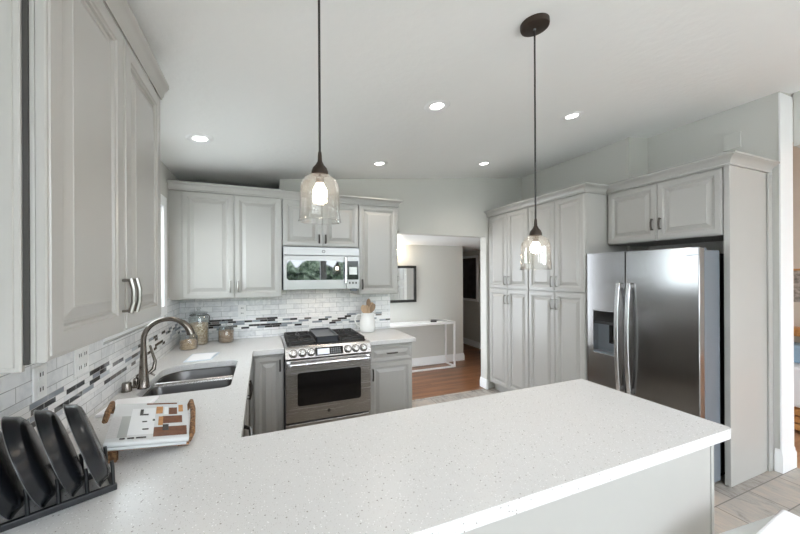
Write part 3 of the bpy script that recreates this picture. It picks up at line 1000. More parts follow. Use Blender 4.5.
# ------------------------------------------------------------------ microwave
r = empty('microwave', (0.545, 3.5, 1.41), label='stainless over-range microwave mounted above the stove', cat='microwave')
XA, XB = 0.178, 0.912
MB().box(XA, XB, 3.322, YB - 0.016, 1.412, 1.826).build('body', 'steel_dark', r)
vt = MB().box(XA, XB, 3.30, 3.3215, 1.744, 1.822).build('vent_strip', 'steel_micro', r, bevel=0.002)
A = Matrix.Translation((0.551, 3.2997, 1.783)) @ Matrix.Rotation(PI / 2, 4, 'X')
MB().lathe([(0.010, 0.0003), (0.0105, 0.0015), (0.0155, 0.0015), (0.016, 0.0003)], seg=24, A=A).build('maker_mark', 'chalk', vt)
d = MB().box(XA, 0.772, 3.30, 3.3215, 1.412, 1.741).build('door', 'steel_micro', r, bevel=0.003)
b = MB(frame((0.772, 3.30, 0), (-1, 0, 0), (0, -1, 0)))
rr = rrect(0.012, 0.566, 1.505, 1.692, (0.03, 0.03, 0.03, 0.03))
b.loft([[(x, y, z) for x, z in rr] for y in (0.0004, 0.0024)])
b.build('window', 'micro_glass', d)
b = MB()
b.tube([(0.765, 3.262, 1.468), (0.765, 3.262, 1.726)], 0.012, 12)
b.box(0.757, 0.773, 3.262, 3.2995, 1.474, 1.494).box(0.757, 0.773, 3.262, 3.2995, 1.70, 1.72)
b.build('handle', 'handle_steel', d, smooth=45)
cpn = MB().box(0.776, XB, 3.30, 3.3215, 1.412, 1.741).build('control_panel', 'steel_micro', r, bevel=0.003)
MB().box(0.788, 0.900, 3.2978, 3.2998, 1.505, 1.692).build('keypad', 'black', cpn, bevel=0.0008)
MB().box(0.805, 0.886, 3.2968, 3.2977, 1.556, 1.632).build('lit_screen', 'micro_screen', cpn)
b = MB()
for i in range(3): b.box(0.802 + i * 0.033, 0.818 + i * 0.033, 3.2985, 3.2998, 1.462, 1.482)
b.build('touch_buttons', 'slot', cpn)
MB().box(XB - 0.075, XB - 0.012, 3.345, 3.40, 1.388, 1.4115).build('lamp_cover', 'steel_dark', r)
MB().box(0.44, 0.66, 3.36, 3.44, 1.4112, 1.4119).build('cooktop_lamp', 'cook_lamp', r)

# ------------------------------------------------------------------ fridge
r = empty('fridge', (3.3, 1.81, 0), label='side-by-side stainless steel fridge with ice dispenser, below the short cabinet', cat='fridge')
fy0, fy1, fs = 1.363, 2.240, 1.872
MB().box(2.908, 3.10, fy0 + 0.003, fy1 - 0.003, 0.03, 1.716).build('body', 'steel_dark', r, bevel=0.004)
MB().box(3.1005, 3.66, fy0 + 0.05, fy1 - 0.05, 0.03, 1.70).build('rear_housing', 'iron', r)
MB().box(2.93, 3.6, fy0 + 0.06, fy1 - 0.06, 0.0, 0.03).build('plinth', 'black', r)
for yy in (fy0 + 0.05, fy1 - 0.05): MB().box(2.87, 2.97, yy - 0.03, yy + 0.03, 1.7165, 1.736).build('hinge_cover', 'steel_dark', r, bevel=0.004)


def fx(y):
    """front face of the gently bowed doors"""
    s_ = (y - (fy0 + fy1) / 2) / ((fy1 - fy0) / 2)
    return 2.820 + 0.018 * s_ * s_


def fdoor(b, ya, yb_, z0, z1, back=2.900, n=10):
    pts = [(fx(ya + (yb_ - ya) * i / n), ya + (yb_ - ya) * i / n) for i in range(n + 1)]
    b.prism([(back, yb_)] + [(back, ya)] + pts, z0, z1)


b = MB(); fdoor(b, fy0, fs - 0.003, 0.075, 1.738)
dR = b.build('door', 'steel_v', r, smooth=25, bevel=0.006)
b = MB()
dy0, dy1, dz0, dz1 = 1.945, 2.170, 0.83, 1.222
fdoor(b, fs + 0.003, fy1, 0.075, dz0); fdoor(b, fs + 0.003, fy1, dz1, 1.738)
fdoor(b, fs + 0.003, dy0, dz0, dz1, n=4); fdoor(b, dy1, fy1, dz0, dz1, n=3)
dL = b.build('door', 'steel_v', r, smooth=25)
b = MB()
t = 0.006
xf = 2.818
for a, e, z0, z1 in ((dy0, dy1, dz0, dz0 + t), (dy0, dy1, dz1 - t, dz1), (dy0, dy0 + t, dz0, dz1), (dy1 - t, dy1, dz0, dz1)): b.box(xf, 2.885, a, e, z0, z1)
dp = b.build('dispenser', 'handle_steel', dL)
b = MB().box(2.885, 2.891, dy0 + t, dy1 - t, dz0 + t, dz1 - t)
b.build('cavity', 'steel_dark', dp)
MB().box(2.824, 2.884, dy0 + t, dy1 - t, dz1 - 0.10, dz1 - t).build('control_strip', 'black', dp, bevel=0.003)
b = MB().box(2.830, 2.884, dy0 + t, dy1 - t, dz1 - 0.125, dz1 - 0.101)
b.build('nozzle_housing', 'iron', dp)
MB().box(2.850, 2.884, (dy0 + dy1) / 2 - 0.055, (dy0 + dy1) / 2 - 0.02, dz0 + 0.10, dz1 - 0.13).build('paddle', 'black', dp, bevel=0.004)
MB().box(2.824, 2.884, dy0 + t, dy1 - t, dz0 + t, dz0 + 0.02).build('drip_tray', 'steel_dark', dp)
for yy, dd in ((1.914, dL), (1.826, dR)):
    pts = []
    for i in range(17):
        s_ = -1 + 2 * i / 16
        pts.append((2.782 - 0.030 * (1 - s_ * s_) + 0.012, yy, 1.010 + 0.462 * s_))
    b = MB()
    loops = [[(p[0] - 0.008, yy - 0.017, p[2]), (p[0] - 0.008, yy + 0.017, p[2]), (p[0] + 0.007, yy + 0.017, p[2]), (p[0] + 0.007, yy - 0.017, p[2])] for p in pts]
    b.loft(loops)
    for z in (0.575, 1.445): b.box(2.785, fx(yy) + 0.004, yy - 0.012, yy + 0.012, z - 0.018, z + 0.018)
    b.build('handle', 'handle_steel', dd, bevel=0.005, smooth=40)
# small badge
b = MB()
for i, w in enumerate((0.006, 0.008, 0.010, 0.006, 0.007, 0.006)):
    y = 1.435 - i * 0.0115
    b.box(fx(y) - 0.0014, fx(y) + 0.002, y - w / 2, y + w / 2, 1.676, 1.6795).box(fx(y) - 0.0014, fx(y) + 0.002, y - w / 2, y - w / 2 + 0.002, 1.676, 1.688)
b.build('maker_mark', 'chalk', dR)

# ------------------------------------------------------------------ ceiling lights
tilt = Matrix.Rotation(-math.atan(CB), 4, 'Y')
first = None
can_labels = ['recessed ceiling light above the sink side, nearest the left wall cabinet', 'recessed ceiling light between the two pendant lamps, largest of the middle row',
              'recessed ceiling light to the right of the bronze pendant canopy', 'recessed ceiling light just right of the pendant in front of the microwave',
              'small recessed ceiling light near the top of the pantry, left of its pendant cord']
for k, (x, y) in enumerate(((-0.398, 2.657), (1.07, 1.941), (2.266, 1.914), (1.085, 3.159), (2.316, 3.116))):
    A = Matrix.Translation((x, y, cz(x) - 0.0005)) @ tilt
    r = empty('recessed_light', mat=A, label=can_labels[k], cat='ceiling light', group='recessed ceiling lights')
    MB(A).lathe([(0.044, -0.001), (0.054, -0.006), (0.080, -0.005), (0.088, -0.0005)], seg=32).build('trim_ring', 'trim', r, smooth=40)
    MB(A).lathe([(0.0, -0.002), (0.0445, -0.0015)], seg=32).build('diffuser', 'can_light', r)
    l = bpy.data.lights.new('recessed_glow', 'SPOT')
    l.energy = 16; l.spot_size = 2.3; l.spot_blend = 0.8; l.shadow_soft_size = 0.05; l.color = (1.0, 0.91, 0.81)
    lo_ = bpy.data.objects.new('recessed_glow', l)
    COL.objects.link(lo_)
    lo_.location = (x, y, cz(x) - 0.02)


# ------------------------------------------------------------------ pendants
def pendant(x, y, zb, label):
    zc = cz(x)
    r = empty('pendant_lamp', (x, y, zc), label=label, cat='pendant lamp', group='glass bell pendant lamps')
    A = Matrix.Translation((x, y, zc - 0.0005)) @ tilt
    MB(A).lathe([(0.0, -0.026), (0.050, -0.026), (0.060, -0.022), (0.062, -0.016), (0.062, 0.0)], seg=32).build('canopy', 'bronze', r, smooth=40)
    MB().sphere((x, y, zc - 0.030), 0.006).build('strain_relief', 'plate_line', r)
    MB().tube([(x, y, zc - 0.028), (x, y, zb + 0.21)], 0.0038, 8).build('cord', 'cord', r, smooth=60)
    MB().lathe([(0.0, 0.226), (0.0055, 0.226), (0.0075, 0.196), (0.011, 0.190), (0.013, 0.185), (0.022, 0.175), (0.0265, 0.163), (0.0275, 0.152), (0.0, 0.152)], (x, y, zb), 24).build('socket_cap', 'bronze', r, smooth=40)
    MB().lathe([(0.026, 0.152), (0.034, 0.150), (0.050, 0.138), (0.060, 0.118), (0.0625, 0.095), (0.0635, 0.04), (0.066, 0.006), (0.069, 0.0), (0.067, 0.0005), (0.0640, 0.006), (0.0612, 0.04), (0.0602, 0.095), (0.0578, 0.117), (0.048, 0.1355), (0.033, 0.147), (0.026, 0.149)],
               (x, y, zb), 36).build('glass_shade', 'shade', r, smooth=50)
    MB().lathe([(0.0, 0.1475), (0.013, 0.147), (0.013, 0.125), (0.0, 0.125)], (x, y, zb), 16).build('socket', 'bronze', r, smooth=40)
    MB().lathe([(0.0, 0.1249), (0.011, 0.1245), (0.012, 0.118), (0.019, 0.108), (0.023, 0.095), (0.020, 0.082), (0.012, 0.075), (0.0, 0.073)], (x, y, zb), 20).build('bulb', 'bulb', r, smooth=60)

pendant(0.173, 1.10, 1.722, 'clear glass bell pendant on black cord, hanging in front of the microwave')
pendant(1.128, 1.145, 1.568, 'clear glass bell pendant with bronze canopy, hanging in front of the pantry doors')

# ------------------------------------------------------------------ faucet and sink fittings
fxp, fyp = -0.628, 2.30
r = empty('faucet', (fxp, fyp, ZC), label='tall brushed nickel gooseneck faucet behind the double-bowl sink', cat='faucet')
MB().lathe([(0.0, 0.0), (0.030, 0.0), (0.031, 0.008), (0.027, 0.016), (0.0245, 0.05), (0.019, 0.13), (0.0155, 0.20), (0.014, 0.235), (0.0, 0.236)], (fxp, fyp, ZC), 24).build('body', 'faucet', r, smooth=40)
pts = [(fxp, fyp, ZC + 0.225)]
cx_, cz_, R_ = fxp + 0.117, ZC + 0.268, 0.117
for i in range(21):
    a = PI - (PI * 0.66) * i / 20
    pts.append((cx_ + R_ * math.cos(a), fyp, cz_ + R_ * math.sin(a)))
MB().tube(pts, 0.0135, 14).build('gooseneck', 'faucet', r, smooth=60)
hp, hr = [], []
for i in range(12):
    a = PI * 0.345 - (PI * 0.29) * i / 11
    hp.append((cx_ + R_ * math.cos(a), fyp, cz_ + R_ * math.sin(a)))
    hr.append(0.0148 if i < 2 else 0.0165 + 0.0055 * (i - 2) / 9)
MB().tube(hp, hr, 16).build('spray_head', 'faucet', r, smooth=40)
lv = MB().tube([(fxp + 0.018, fyp + 0.012, ZC + 0.075), (fxp + 0.040, fyp + 0.030, ZC + 0.095), (fxp + 0.046, fyp + 0.036, ZC + 0.14), (fxp + 0.034, fyp + 0.030, ZC + 0.19), (fxp + 0.024, fyp + 0.026, ZC + 0.235)],
               [0.008, 0.012, 0.009, 0.0065, 0.006], 10).build('lever', 'faucet', r, smooth=60)
r = empty('soap_dispenser', (-0.672, 2.335, ZC), label='nickel soap dispenser with curved spout beside the faucet base', cat='soap dispenser')
MB().lathe([(0.0, 0.0), (0.022, 0.0), (0.022, 0.008), (0.016, 0.014), (0.015, 0.045), (0.012, 0.052), (0.0, 0.053)], (-0.672, 2.335, ZC), 20).build('pump', 'faucet', r, smooth=40)
MB().tube([(-0.672, 2.335, ZC + 0.05), (-0.668, 2.335, ZC + 0.066), (-0.645, 2.338, ZC + 0.075), (-0.610, 2.342, ZC + 0.072), (-0.585, 2.345, ZC + 0.055)], 0.0055, 10).build('spout', 'faucet', r, smooth=60)
o = MB().lathe([(0.0, 0.0), (0.024, 0.0), (0.025, 0.005), (0.023, 0.012), (0.022, 0.044), (0.019, 0.050), (0.0, 0.051)], (-0.695, 2.265, ZC), 20).build('air_gap', 'faucet', smooth=40)
tag(o, 'short round nickel air gap cap at the wall, left of the soap dispenser', 'air gap')


# ------------------------------------------------------------------ jars
def jar(x, y, rad, h, fill, grain, label, big=False):
    r = empty('glass_jar', (x, y, ZC), label=label, cat='jar', group='glass storage jars in the corner')
    MB().lathe([(0.0, 0.001), (rad * 0.92, 0.001), (rad, 0.010), (rad, h * 0.86), (rad * 0.86, h * 0.97), (rad * 0.84, h), (rad * 0.81, h), (rad * 0.83, h * 0.96), (rad - 0.004, h * 0.85), (rad - 0.004, 0.012), (0.0, 0.006)], (x, y, ZC), 32).build('jar_body', 'glass', r, smooth=50)
    MB().lathe([(0.0, 0.0065), (rad - 0.010, 0.0065), (rad - 0.0055, 0.014), (rad - 0.0055, fill - 0.004), (rad * 0.5, fill + 0.003), (0.0, fill)], (x, y, ZC), 32).build('contents', grain, r, smooth=50)
    k = rad / 0.075
    ld = MB().lathe([(0.0, 0.002), (rad * 0.88, 0.001), (rad * 0.92, 0.006), (rad * 0.88, 0.013), (rad * 0.4, 0.022), (0.012 * k, 0.026), (0.010 * k, 0.034), (0.020 * k, 0.046), (0.016 * k, 0.056), (0.0, 0.060)], (x, y, ZC + h), 32).build('lid', 'glass', r, smooth=50)
    if big:
        b = MB()
        ring = [(x + rad * 0.9 * math.cos(2 * PI * i / 28), y + rad * 0.9 * math.sin(2 * PI * i / 28), ZC + h * 0.955) for i in range(29)]
        b.tube(ring, 0.003, 6)
        b.tube([(x + rad * 0.9, y, ZC + h * 0.955), (x + rad * 1.08, y, ZC + h * 0.9), (x + rad * 1.06, y, ZC + h * 0.72)], 0.003, 6)
        b.build('wire_clamp', 'pull', r, smooth=60)


jar(-0.555, 3.585, 0.082, 0.285, 0.20, 'grain1', 'tallest clip-top glass jar of oats in the corner under the wall cabinet', True)
jar(-0.600, 3.375, 0.070, 0.125, 0.078, 'grain3', 'low glass jar of cereal in front of the tall oat jar')
jar(-0.328, 3.585, 0.070, 0.145, 0.112, 'grain2', 'short glass jar of muesli standing alone right of the tall jar')
r = empty('paper_sheet', (-0.43, 2.98, ZC), label='folded white paper on the worktop between the sink and the glass jars', cat='paper')
b = MB()
n = 6
P4 = [(-0.525, 2.875), (-0.372, 2.885), (-0.345, 3.10), (-0.515, 3.12)]
lo_ = [[], []]
loops = []
for i in range(n + 1):
    s_ = i / n
    a = Vector(P4[0]).lerp(Vector(P4[3]), s_); e = Vector(P4[1]).lerp(Vector(P4[2]), s_)
    z = ZC + 0.004 + 0.006 * math.sin(PI * s_)
    loops.append([(a.x, a.y, z), (e.x, e.y, z), (e.x, e.y, z + 0.0012), (a.x, a.y, z + 0.0012)])
b.loft(loops)
b.build('sheet', 'paper', r, smooth=40)
MB().prism([(-0.545, 2.86), (-0.36, 2.87), (-0.33, 3.12), (-0.53, 3.14)], ZC + 0.0005, ZC + 0.0030).build('backing_sheet', 'blue_plastic', r)

# ------------------------------------------------------------------ pitcher with utensils
px_, py_ = 1.078, 3.585
r = empty('pitcher', (px_, py_, ZC), label='white ceramic pitcher of wooden utensils to the right of the stove', cat='pitcher')
prof = [(0.0, 0.001), (0.055, 0.001), (0.066, 0.010), (0.074, 0.05), (0.074, 0.10), (0.064, 0.16), (0.058, 0.19), (0.062, 0.215), (0.060, 0.217), (0.054, 0.19), (0.058, 0.16), (0.068, 0.10), (0.068, 0.05), (0.058, 0.014), (0.0, 0.010)]
loops = []
for rr_, z in prof:
    rr_ *= 1.2
    ring = []
    for i in range(32):
        a = 2 * PI * i / 32
        k = 1.0
        if z > 0.185: k = 1 + 0.38 * max(0, math.cos(a)) ** 8 * (z - 0.185) / 0.03
        ring.append((px_ + max(rr_, 1e-5) * k * math.cos(a), py_ + max(rr_, 1e-5) * math.sin(a), ZC + z))
    loops.append(ring)
MB().loft(loops, False, False).build('jug', 'white', r, smooth=50)
MB().tube([(px_ - 0.068, py_, ZC + 0.195), (px_ - 0.104, py_, ZC + 0.20), (px_ - 0.138, py_, ZC + 0.17), (px_ - 0.141, py_, ZC + 0.13), (px_ - 0.118, py_, ZC + 0.085), (px_ - 0.086, py_, ZC + 0.06)], [0.009, 0.009, 0.008, 0.008, 0.008, 0.009], 10).build('handle', 'white', r, smooth=60)


def utensil(name, mat, base, top, hw, hl, label, thick=0.006):
    r_ = Vector(top) - Vector(base)
    d = r_.normalized()
    side = d.cross(Vector((0, 1, 0))).normalized()
    fw = side.cross(d)
    b = MB()
    L = r_.length
    loops = []
    for s_, w in ((0, .45), (0.5, .45), (0.62, .5), (0.66, .62)):
        loops.append((s_ * (L - hl) / 0.66, 0.011 * w * 1.3, 0.011 * w * 1.3))
    for s_, w in ((0.08, .55), (0.3, .9), (0.6, 1.0), (0.85, .8), (1.0, .3)):
        loops.append((L - hl + hl * s_, hw * w, thick))
    rings = []
    for q, a, t_ in loops:
        rings.append([Vector(base) + d * q + side * (a * math.cos(2 * PI * i / 14)) + fw * (t_ * math.sin(2 * PI * i / 14)) for i in range(14)])
    b.loft(rings)
    o = b.build(name, mat, smooth=50)
    tag(o, label, 'utensil', 'wooden utensils in the pitcher')
    return o


zb_ = ZC + 0.016
utensil('wooden_spoon', 'spoon', (1.108, 3.552, zb_), (1.014, 3.552, ZC + 0.305), 0.032, 0.10, 'pale wooden spoon leaning left at the left rim of the white pitcher')
utensil('wooden_spatula', 'spoon', (1.076, 3.570, zb_), (1.062, 3.570, ZC + 0.300), 0.036, 0.12, 'broad light wooden spatula in the middle of the white pitcher')
utensil('wooden_spoon', 'spoon_dark', (1.074, 3.587, zb_), (1.096, 3.587, ZC + 0.37), 0.026, 0.10, 'tallest dark wooden spoon in the white pitcher')
utensil('wooden_fork', 'spoon_dark', (1.046, 3.603, zb_), (1.166, 3.603, ZC + 0.31), 0.030, 0.10, 'wooden fork leaning right in the white pitcher')
utensil('wooden_spatula', 'spoon', (1.046, 3.618, zb_), (1.150, 3.618, ZC + 0.325), 0.034, 0.11, 'pale wooden spatula leaning furthest right in the white pitcher')


# ------------------------------------------------------------------ outlets and plates
def outlet(o_, u, n, w, label, gangs=1):
    F = frame(o_, u, n)
    r = empty('wall_outlet', o_, label=label, cat='outlet', group='white wall outlets on the backsplash')
    MB(F).box(-w / 2, w / 2, 0.0004, 0.006, -0.058, 0.058).build('cover_plate', 'plastic', r, bevel=0.002)
    for g in range(gangs):
        gx = (g - (gangs - 1) / 2) * 0.046
        for dz in (-0.026, 0.026):
            so = MB(F).box(gx - 0.016, gx + 0.016, 0.0062, 0.0085, dz - 0.018, dz + 0.018).build('socket', 'plastic', r, bevel=0.002)
            MB(F).box(gx - 0.010, gx - 0.0050, 0.0086, 0.0092, dz - 0.005, dz + 0.009).box(gx + 0.0050, gx + 0.010, 0.0086, 0.0092, dz - 0.005, dz + 0.009).build('slots', 'slot', so)


outlet((XL + 0.012, 1.56, 1.178), (0, 1, 0), (1, 0, 0), 0.075, 'single white outlet on the left backsplash above the plate rack')
outlet((XL + 0.012, 1.85, 1.185), (0, 1, 0), (1, 0, 0), 0.12, 'double-gang white outlet on the left backsplash above the magazine', 2)
outlet((-0.195, YB - 0.012, 1.195), (-1, 0, 0), (0, -1, 0), 0.075, 'white outlet on the back backsplash above the short jar')
F = frame((XR, 1.548, 2.672), (0, 1, 0), (-1, 0, 0))
b = MB(F); b.box(-0.058, 0.058, 0.0005, 0.018, -0.066, 0.066)
o = b.build('wall_plate', 'wall', bevel=0.003)
tag(o, 'square painted blank plate high on the wall above the fridge', 'wall plate')

# ------------------------------------------------------------------ plate rack with black plates
rd = Vector((0.86, 0.42, 0)).normalized()          # direction of the rack
rn = Vector((-rd.y, rd.x, 0))                       # towards the wall
rc = Vector((-0.405, 1.240, ZC))                    # right hand front end of the rack
Fr = Matrix(((rd.x, rn.x, 0, rc.x), (rd.y, rn.y, 0, rc.y), (0, 0, 1, ZC), (0, 0, 0, 1)))
r = empty('plate_rack', mat=Fr, label='black metal plate rack on the worktop in the lower left corner', cat='rack')
LR, DR = 0.34, 0.124
b = MB(Fr)
b.box(-LR, 0.0, -0.007, 0.007, 0.0005, 0.018)
b.build('front_rail', 'rack', r, bevel=0.002)
MB(Fr).box(-LR, 0.0, DR - 0.007, DR + 0.007, 0.0005, 0.018).build('back_rail', 'rack', r, bevel=0.002)
MB(Fr).box(-0.012, 0.0, 0.0075, DR - 0.0075, 0.002, 0.005).build('cross_bar', 'rack', r)
MB(Fr).box(-LR, -LR + 0.012, 0.0075, DR - 0.0075, 0.002, 0.005).build('cross_bar', 'rack', r)
pos = [-0.008 - 0.0565 * i for i in range(6)]
for q in pos:
    for yy in (0.0, DR):
        MB(Fr).tube([(q, yy, 0.0183), (q - 0.002, yy, 0.07), (q - 0.004, yy, 0.088)], 0.0045, 8).build('post', 'rack', r, smooth=50)


def plate(k, s_, label):
    al = math.radians(17)
    zax = (rd * math.cos(al) + Vector((0, 0, 1)) * math.sin(al))
    zax = (Matrix.Rotation(math.radians(-2.0), 3, 'Z') @ zax).normalized()   # back of the plate faces right and up
    xax = Vector((0, 0, 1)).cross(zax).normalized()
    yax = zax.cross(xax)
    R0 = 0.133
    foot = rc + rd * s_ + rn * (DR / 2)
    # centre so that the lowest rim point rests on the rack rails
    c_ = foot + Vector((0, 0, 0.0075 + R0 * 0.985)) - rd * (math.sin(al) * R0 * 0.98)
    A = Matrix(((xax.x, yax.x, zax.x, c_.x), (xax.y, yax.y, zax.y, c_.y), (xax.z, yax.z, zax.z, c_.z), (0, 0, 0, 1)))
    r_ = empty('black_plate', mat=A, label=label, cat='plate', group='black plates in the rack')
    MB(A).lathe([(0.0, 0.021), (0.080, 0.021), (0.105, 0.019), (0.118, 0.012), (0.125, 0.000), (0.1295, -0.007), (R0, -0.011), (0.1325, -0.0125), (0.1300, -0.0115),
                 (0.119, -0.002), (0.110, 0.006), (0.096, 0.012), (0.076, 0.0135), (0.0, 0.0135)], seg=48, A=None if False else Matrix.Identity(4)).build('dish', 'plate_black', r_, smooth=60)
    MB(A).lathe([(R0 - 0.0004, -0.0112), (R0 + 0.0010, -0.0120), (R0 - 0.0004, -0.0128)], seg=48, A=Matrix.Identity(4)).build('rim_highlight', 'plate_line', r_, smooth=60)


for k, lab in enumerate(('black plate at the right end of the rack, nearest the magazine', 'second black plate from the right end of the rack',
                         'third black plate from the right end of the rack', 'black plate at the left edge of the photo in the rack')):
    plate(k, -0.020 - 0.0565 * k, lab)

# ------------------------------------------------------------------ magazine tray
th_ = math.radians(13)
ex = Vector((math.cos(th_), math.sin(th_), -0.19)).normalized()     # the pile slopes down to the right and towards the camera
ey = Vector((-math.sin(th_), math.cos(th_), 0.14))
ey = (ey - ex * ex.dot(ey)).normalized()
ez = ex.cross(ey)
mo = Vector((-0.254, 1.432, 0.958)) - ex * 0.12 + ey * 0.14 - ez * 0.040
Fm = Matrix(((ex.x, ey.x, ez.x, mo.x), (ex.y, ey.y, ez.y, mo.y), (ex.z, ey.z, ez.z, mo.z), (0, 0, 0, 1)))
r = empty('magazine_tray', mat=Fm, label='low wicker tray with rope handles holding magazines on the worktop beside the sink', cat='tray')
MB(Fm).box(-0.112, 0.128, -0.13, 0.14, 0.0, 0.006).build('base', 'wicker', r, bevel=0.004)
for sx in (-0.095, 0.105):
    for sy in (-0.10, 0.11):
        p = Fm @ Vector((sx, sy, -0.0005))
        MB().box(p.x - 0.011, p.x + 0.011, p.y - 0.011, p.y + 0.011, ZC + 0.0003, max(p.z, ZC + 0.002)).build('foot', 'wicker', r)
for sx, cut_ in ((-1, 2), (1, 0)):
    hpts = [(sx * 0.126, -0.115, 0.008), (sx * 0.134, -0.09, 0.026), (sx * 0.137, 0.0, 0.042), (sx * 0.137, 0.06, 0.050), (sx * 0.133, 0.125, 0.052), (sx * 0.126, 0.14, 0.008)]
    MB(Fm).tube(hpts[cut_:], [0.008, 0.010, 0.009, 0.010, 0.009, 0.008][cut_:], 10).build('handle', 'wicker', r, smooth=50)


def magazine(F, w, d, z0, th, label, picture):
    r_ = empty('magazine', mat=F, label=label, cat='magazine')
    b = MB(F)
    b.box(-w / 2 + 0.002, w / 2 - 0.002, -d / 2 + 0.003, d / 2 - 0.002, z0 + 0.001, z0 + th - 0.001)
    b.build('pages', 'pages', r_)
    b = MB(F)
    b.box(-w / 2, w / 2, -d / 2, d / 2, z0 + th - 0.0009, z0 + th).box(-w / 2, w / 2, -d / 2, d / 2, z0, z0 + 0.0009)
    b.tube([(-w / 2, -d / 2 + 0.002, z0 + th / 2), (w / 2, -d / 2 + 0.002, z0 + th / 2)], th / 2, 12)
    b.build('cover', 'cover', r_, smooth=50)
    if picture:
        zz = z0 + th
        art = (('printed_window', 'photo_white', [(-.070, -.105, .011, .093)]), ('printed_curtain', 'photo_grey', [(-.099, -.117, -.070, .035)]),
               ('printed_wall', 'pages', [(-.129, -.117, -.099, .035)]),
               ('printed_beam', 'photo_brown', [(-.024, .126, .090, .138)]), ('printed_bookcase', 'photo_brown', [(.059, .035, .090, .093)]),
               ('printed_cabinet', 'photo_brown', [(.037, -.035, .108, .023)]), ('printed_floor', 'photo_brown', [(.011, -.126, .123, -.060)]),
               ('printed_armchair', 'photo_tan', [(.013, .045, .037, .105)]), ('printed_cushion', 'photo_tan', [(.024, -.047, .040, .020)]),
               ('printed_lamp', 'photo_tan', [(.095, .055, .112, .115)]), ('printed_door', 'photo_white', [(.042, .040, .056, .100)]),
               ('printed_stool', 'photo_ink', [(.040, -.088, .060, -.044)]), ('printed_chair', 'photo_ink', [(-.042, .035, -.031, .085), (-.0309, .035, -.012, .046)]),
               ('printed_vase', 'photo_ink', [(-.030, -.018, -.014, -.010)]), ('printed_branch', 'photo_ink', [(-.026, -.074, -.006, -.066)]), ('printed_shelf', 'photo_ink', [(.004, -.012, .012, .002)]),
               ('headline', 'photo_ink', [(-.090, -.130, -.074, -.1215), (-.067, -.130, -.047, -.1215), (-.041, -.130, -.010, -.1215)]))
        for q_, (nm, mt, rects) in enumerate(art):
            b = MB(F)
            for xa, ya, xb, yb_ in rects: b.box(xa * 0.92, xb * 0.92, ya, yb_, zz + 0.00005, zz + 0.0003 + 0.00005 * q_)
            b.build(nm, mt, r_)
    return r_


magazine(Fm, 0.232, 0.27, 0.0065, 0.013, 'thick white magazine at the bottom of the stack in the wicker tray', False)
magazine(Fm @ Matrix.Translation((0, 0.0, 0.0205)), 0.24, 0.28, 0.0, 0.020, 'top magazine in the tray, with a white and brown furniture photo on its cover', True)
Fp = Matrix.Translation((-0.60, 1.99, ZC)) @ Matrix.Rotation(math.radians(-4), 4, 'Z')
r = empty('paper_stack', mat=Fp, label='plain white paper stack behind the magazine tray, at the faucet', cat='paper')
MB(Fp).box(-0.09, 0.09, -0.10, 0.10, 0.0004, 0.014).build('sheets', 'paper', r, bevel=0.002)

# ------------------------------------------------------------------ hall furniture
r = empty('console_table', (2.3, 4.97, 0), label='white narrow console table with square metal frame against the hall wall', cat='table')
tx0, tx1, ty0, ty1, tzt = 1.62, 2.99, 4.82, 5.14, 0.765
MB().box(tx0, tx1, ty0, ty1, tzt - 0.035, tzt).build('tabletop', 'white', r, bevel=0.003)
q = 0.0125
for x in (tx0 + q, tx1 - q):
    for y in (ty0 + q, ty1 - q): MB().box(x - q, x + q, y - q, y + q, 0.0, tzt - 0.0355).build('leg', 'trim', r)
MB().box(tx0 + 2 * q, tx1 - 2 * q, ty0, ty0 + 2 * q, 0.0, 0.025).box(tx0 + 2 * q, tx1 - 2 * q, ty1 - 2 * q, ty1, 0.0, 0.025).box(tx1 - 2 * q, tx1, ty0 + 2 * q, ty1 - 2 * q, 0.0, 0.025).box(tx0, tx0 + 2 * q, ty0 + 2 * q, ty1 - 2 * q, 0.0, 0.025).build('floor_rail', 'trim', r)
F = Matrix.Translation((2.66, 4.98, tzt)) @ Matrix.Rotation(-0.5, 4, 'Z')
r = empty('book', mat=F, label='small dark book lying on the white hall console table', cat='book')
MB(F).box(-0.05, 0.05, -0.085, 0.085, 0.0005, 0.022).build('cover', 'frame_black', r, bevel=0.002)
F = Matrix.Translation((2.82, 5.02, tzt)) @ Matrix.Rotation(-0.9, 4, 'Z')
o = MB(F).box(-0.09, 0.09, -0.06, 0.06, 0.0005, 0.008).build('leaflet', 'photo_grey')
tag(o, 'thin grey leaflet beside the dark book on the hall console table', 'leaflet')
r = empty('wall_mirror', (2.1, 5.15, 1.4), label='black framed mirror hanging on the hall wall above the console table', cat='mirror')
mx0, mx1, mz0, mz1, f_ = 1.72, 2.415, 1.09, 1.705, 0.042
MB().box(mx0, mx1, 5.128, 5.158, mz0, mz0 + f_).box(mx0, mx1, 5.128, 5.158, mz1 - f_, mz1).box(mx0, mx0 + f_, 5.128, 5.158, mz0 + f_, mz1 - f_).box(mx1 - f_, mx1, 5.128, 5.158, mz0 + f_, mz1 - f_).build('frame', 'frame_black', r, bevel=0.004)
MB().box(mx0 + f_, mx1 - f_, 5.145, 5.156, mz0 + f_, mz1 - f_).build('mirror_glass', 'mirror', r)
r = empty('wall_sconce', (2.02, 5.15, 1.9), label='small dark wall sconce with warm light above the hall mirror', cat='sconce')
MB().lathe([(0.0, 0.02), (0.04, 0.02), (0.045, 0.0)], seg=20, A=Matrix.Translation((2.03, 5.158, 1.86)) @ Matrix.Rotation(PI / 2, 4, 'X')).build('back_plate', 'frame_black', r, smooth=40)
MB().tube([(2.03, 5.14, 1.86), (2.04, 5.07, 1.845), (2.05, 5.06, 1.875)], 0.008, 8).build('arm', 'frame_black', r, smooth=50)
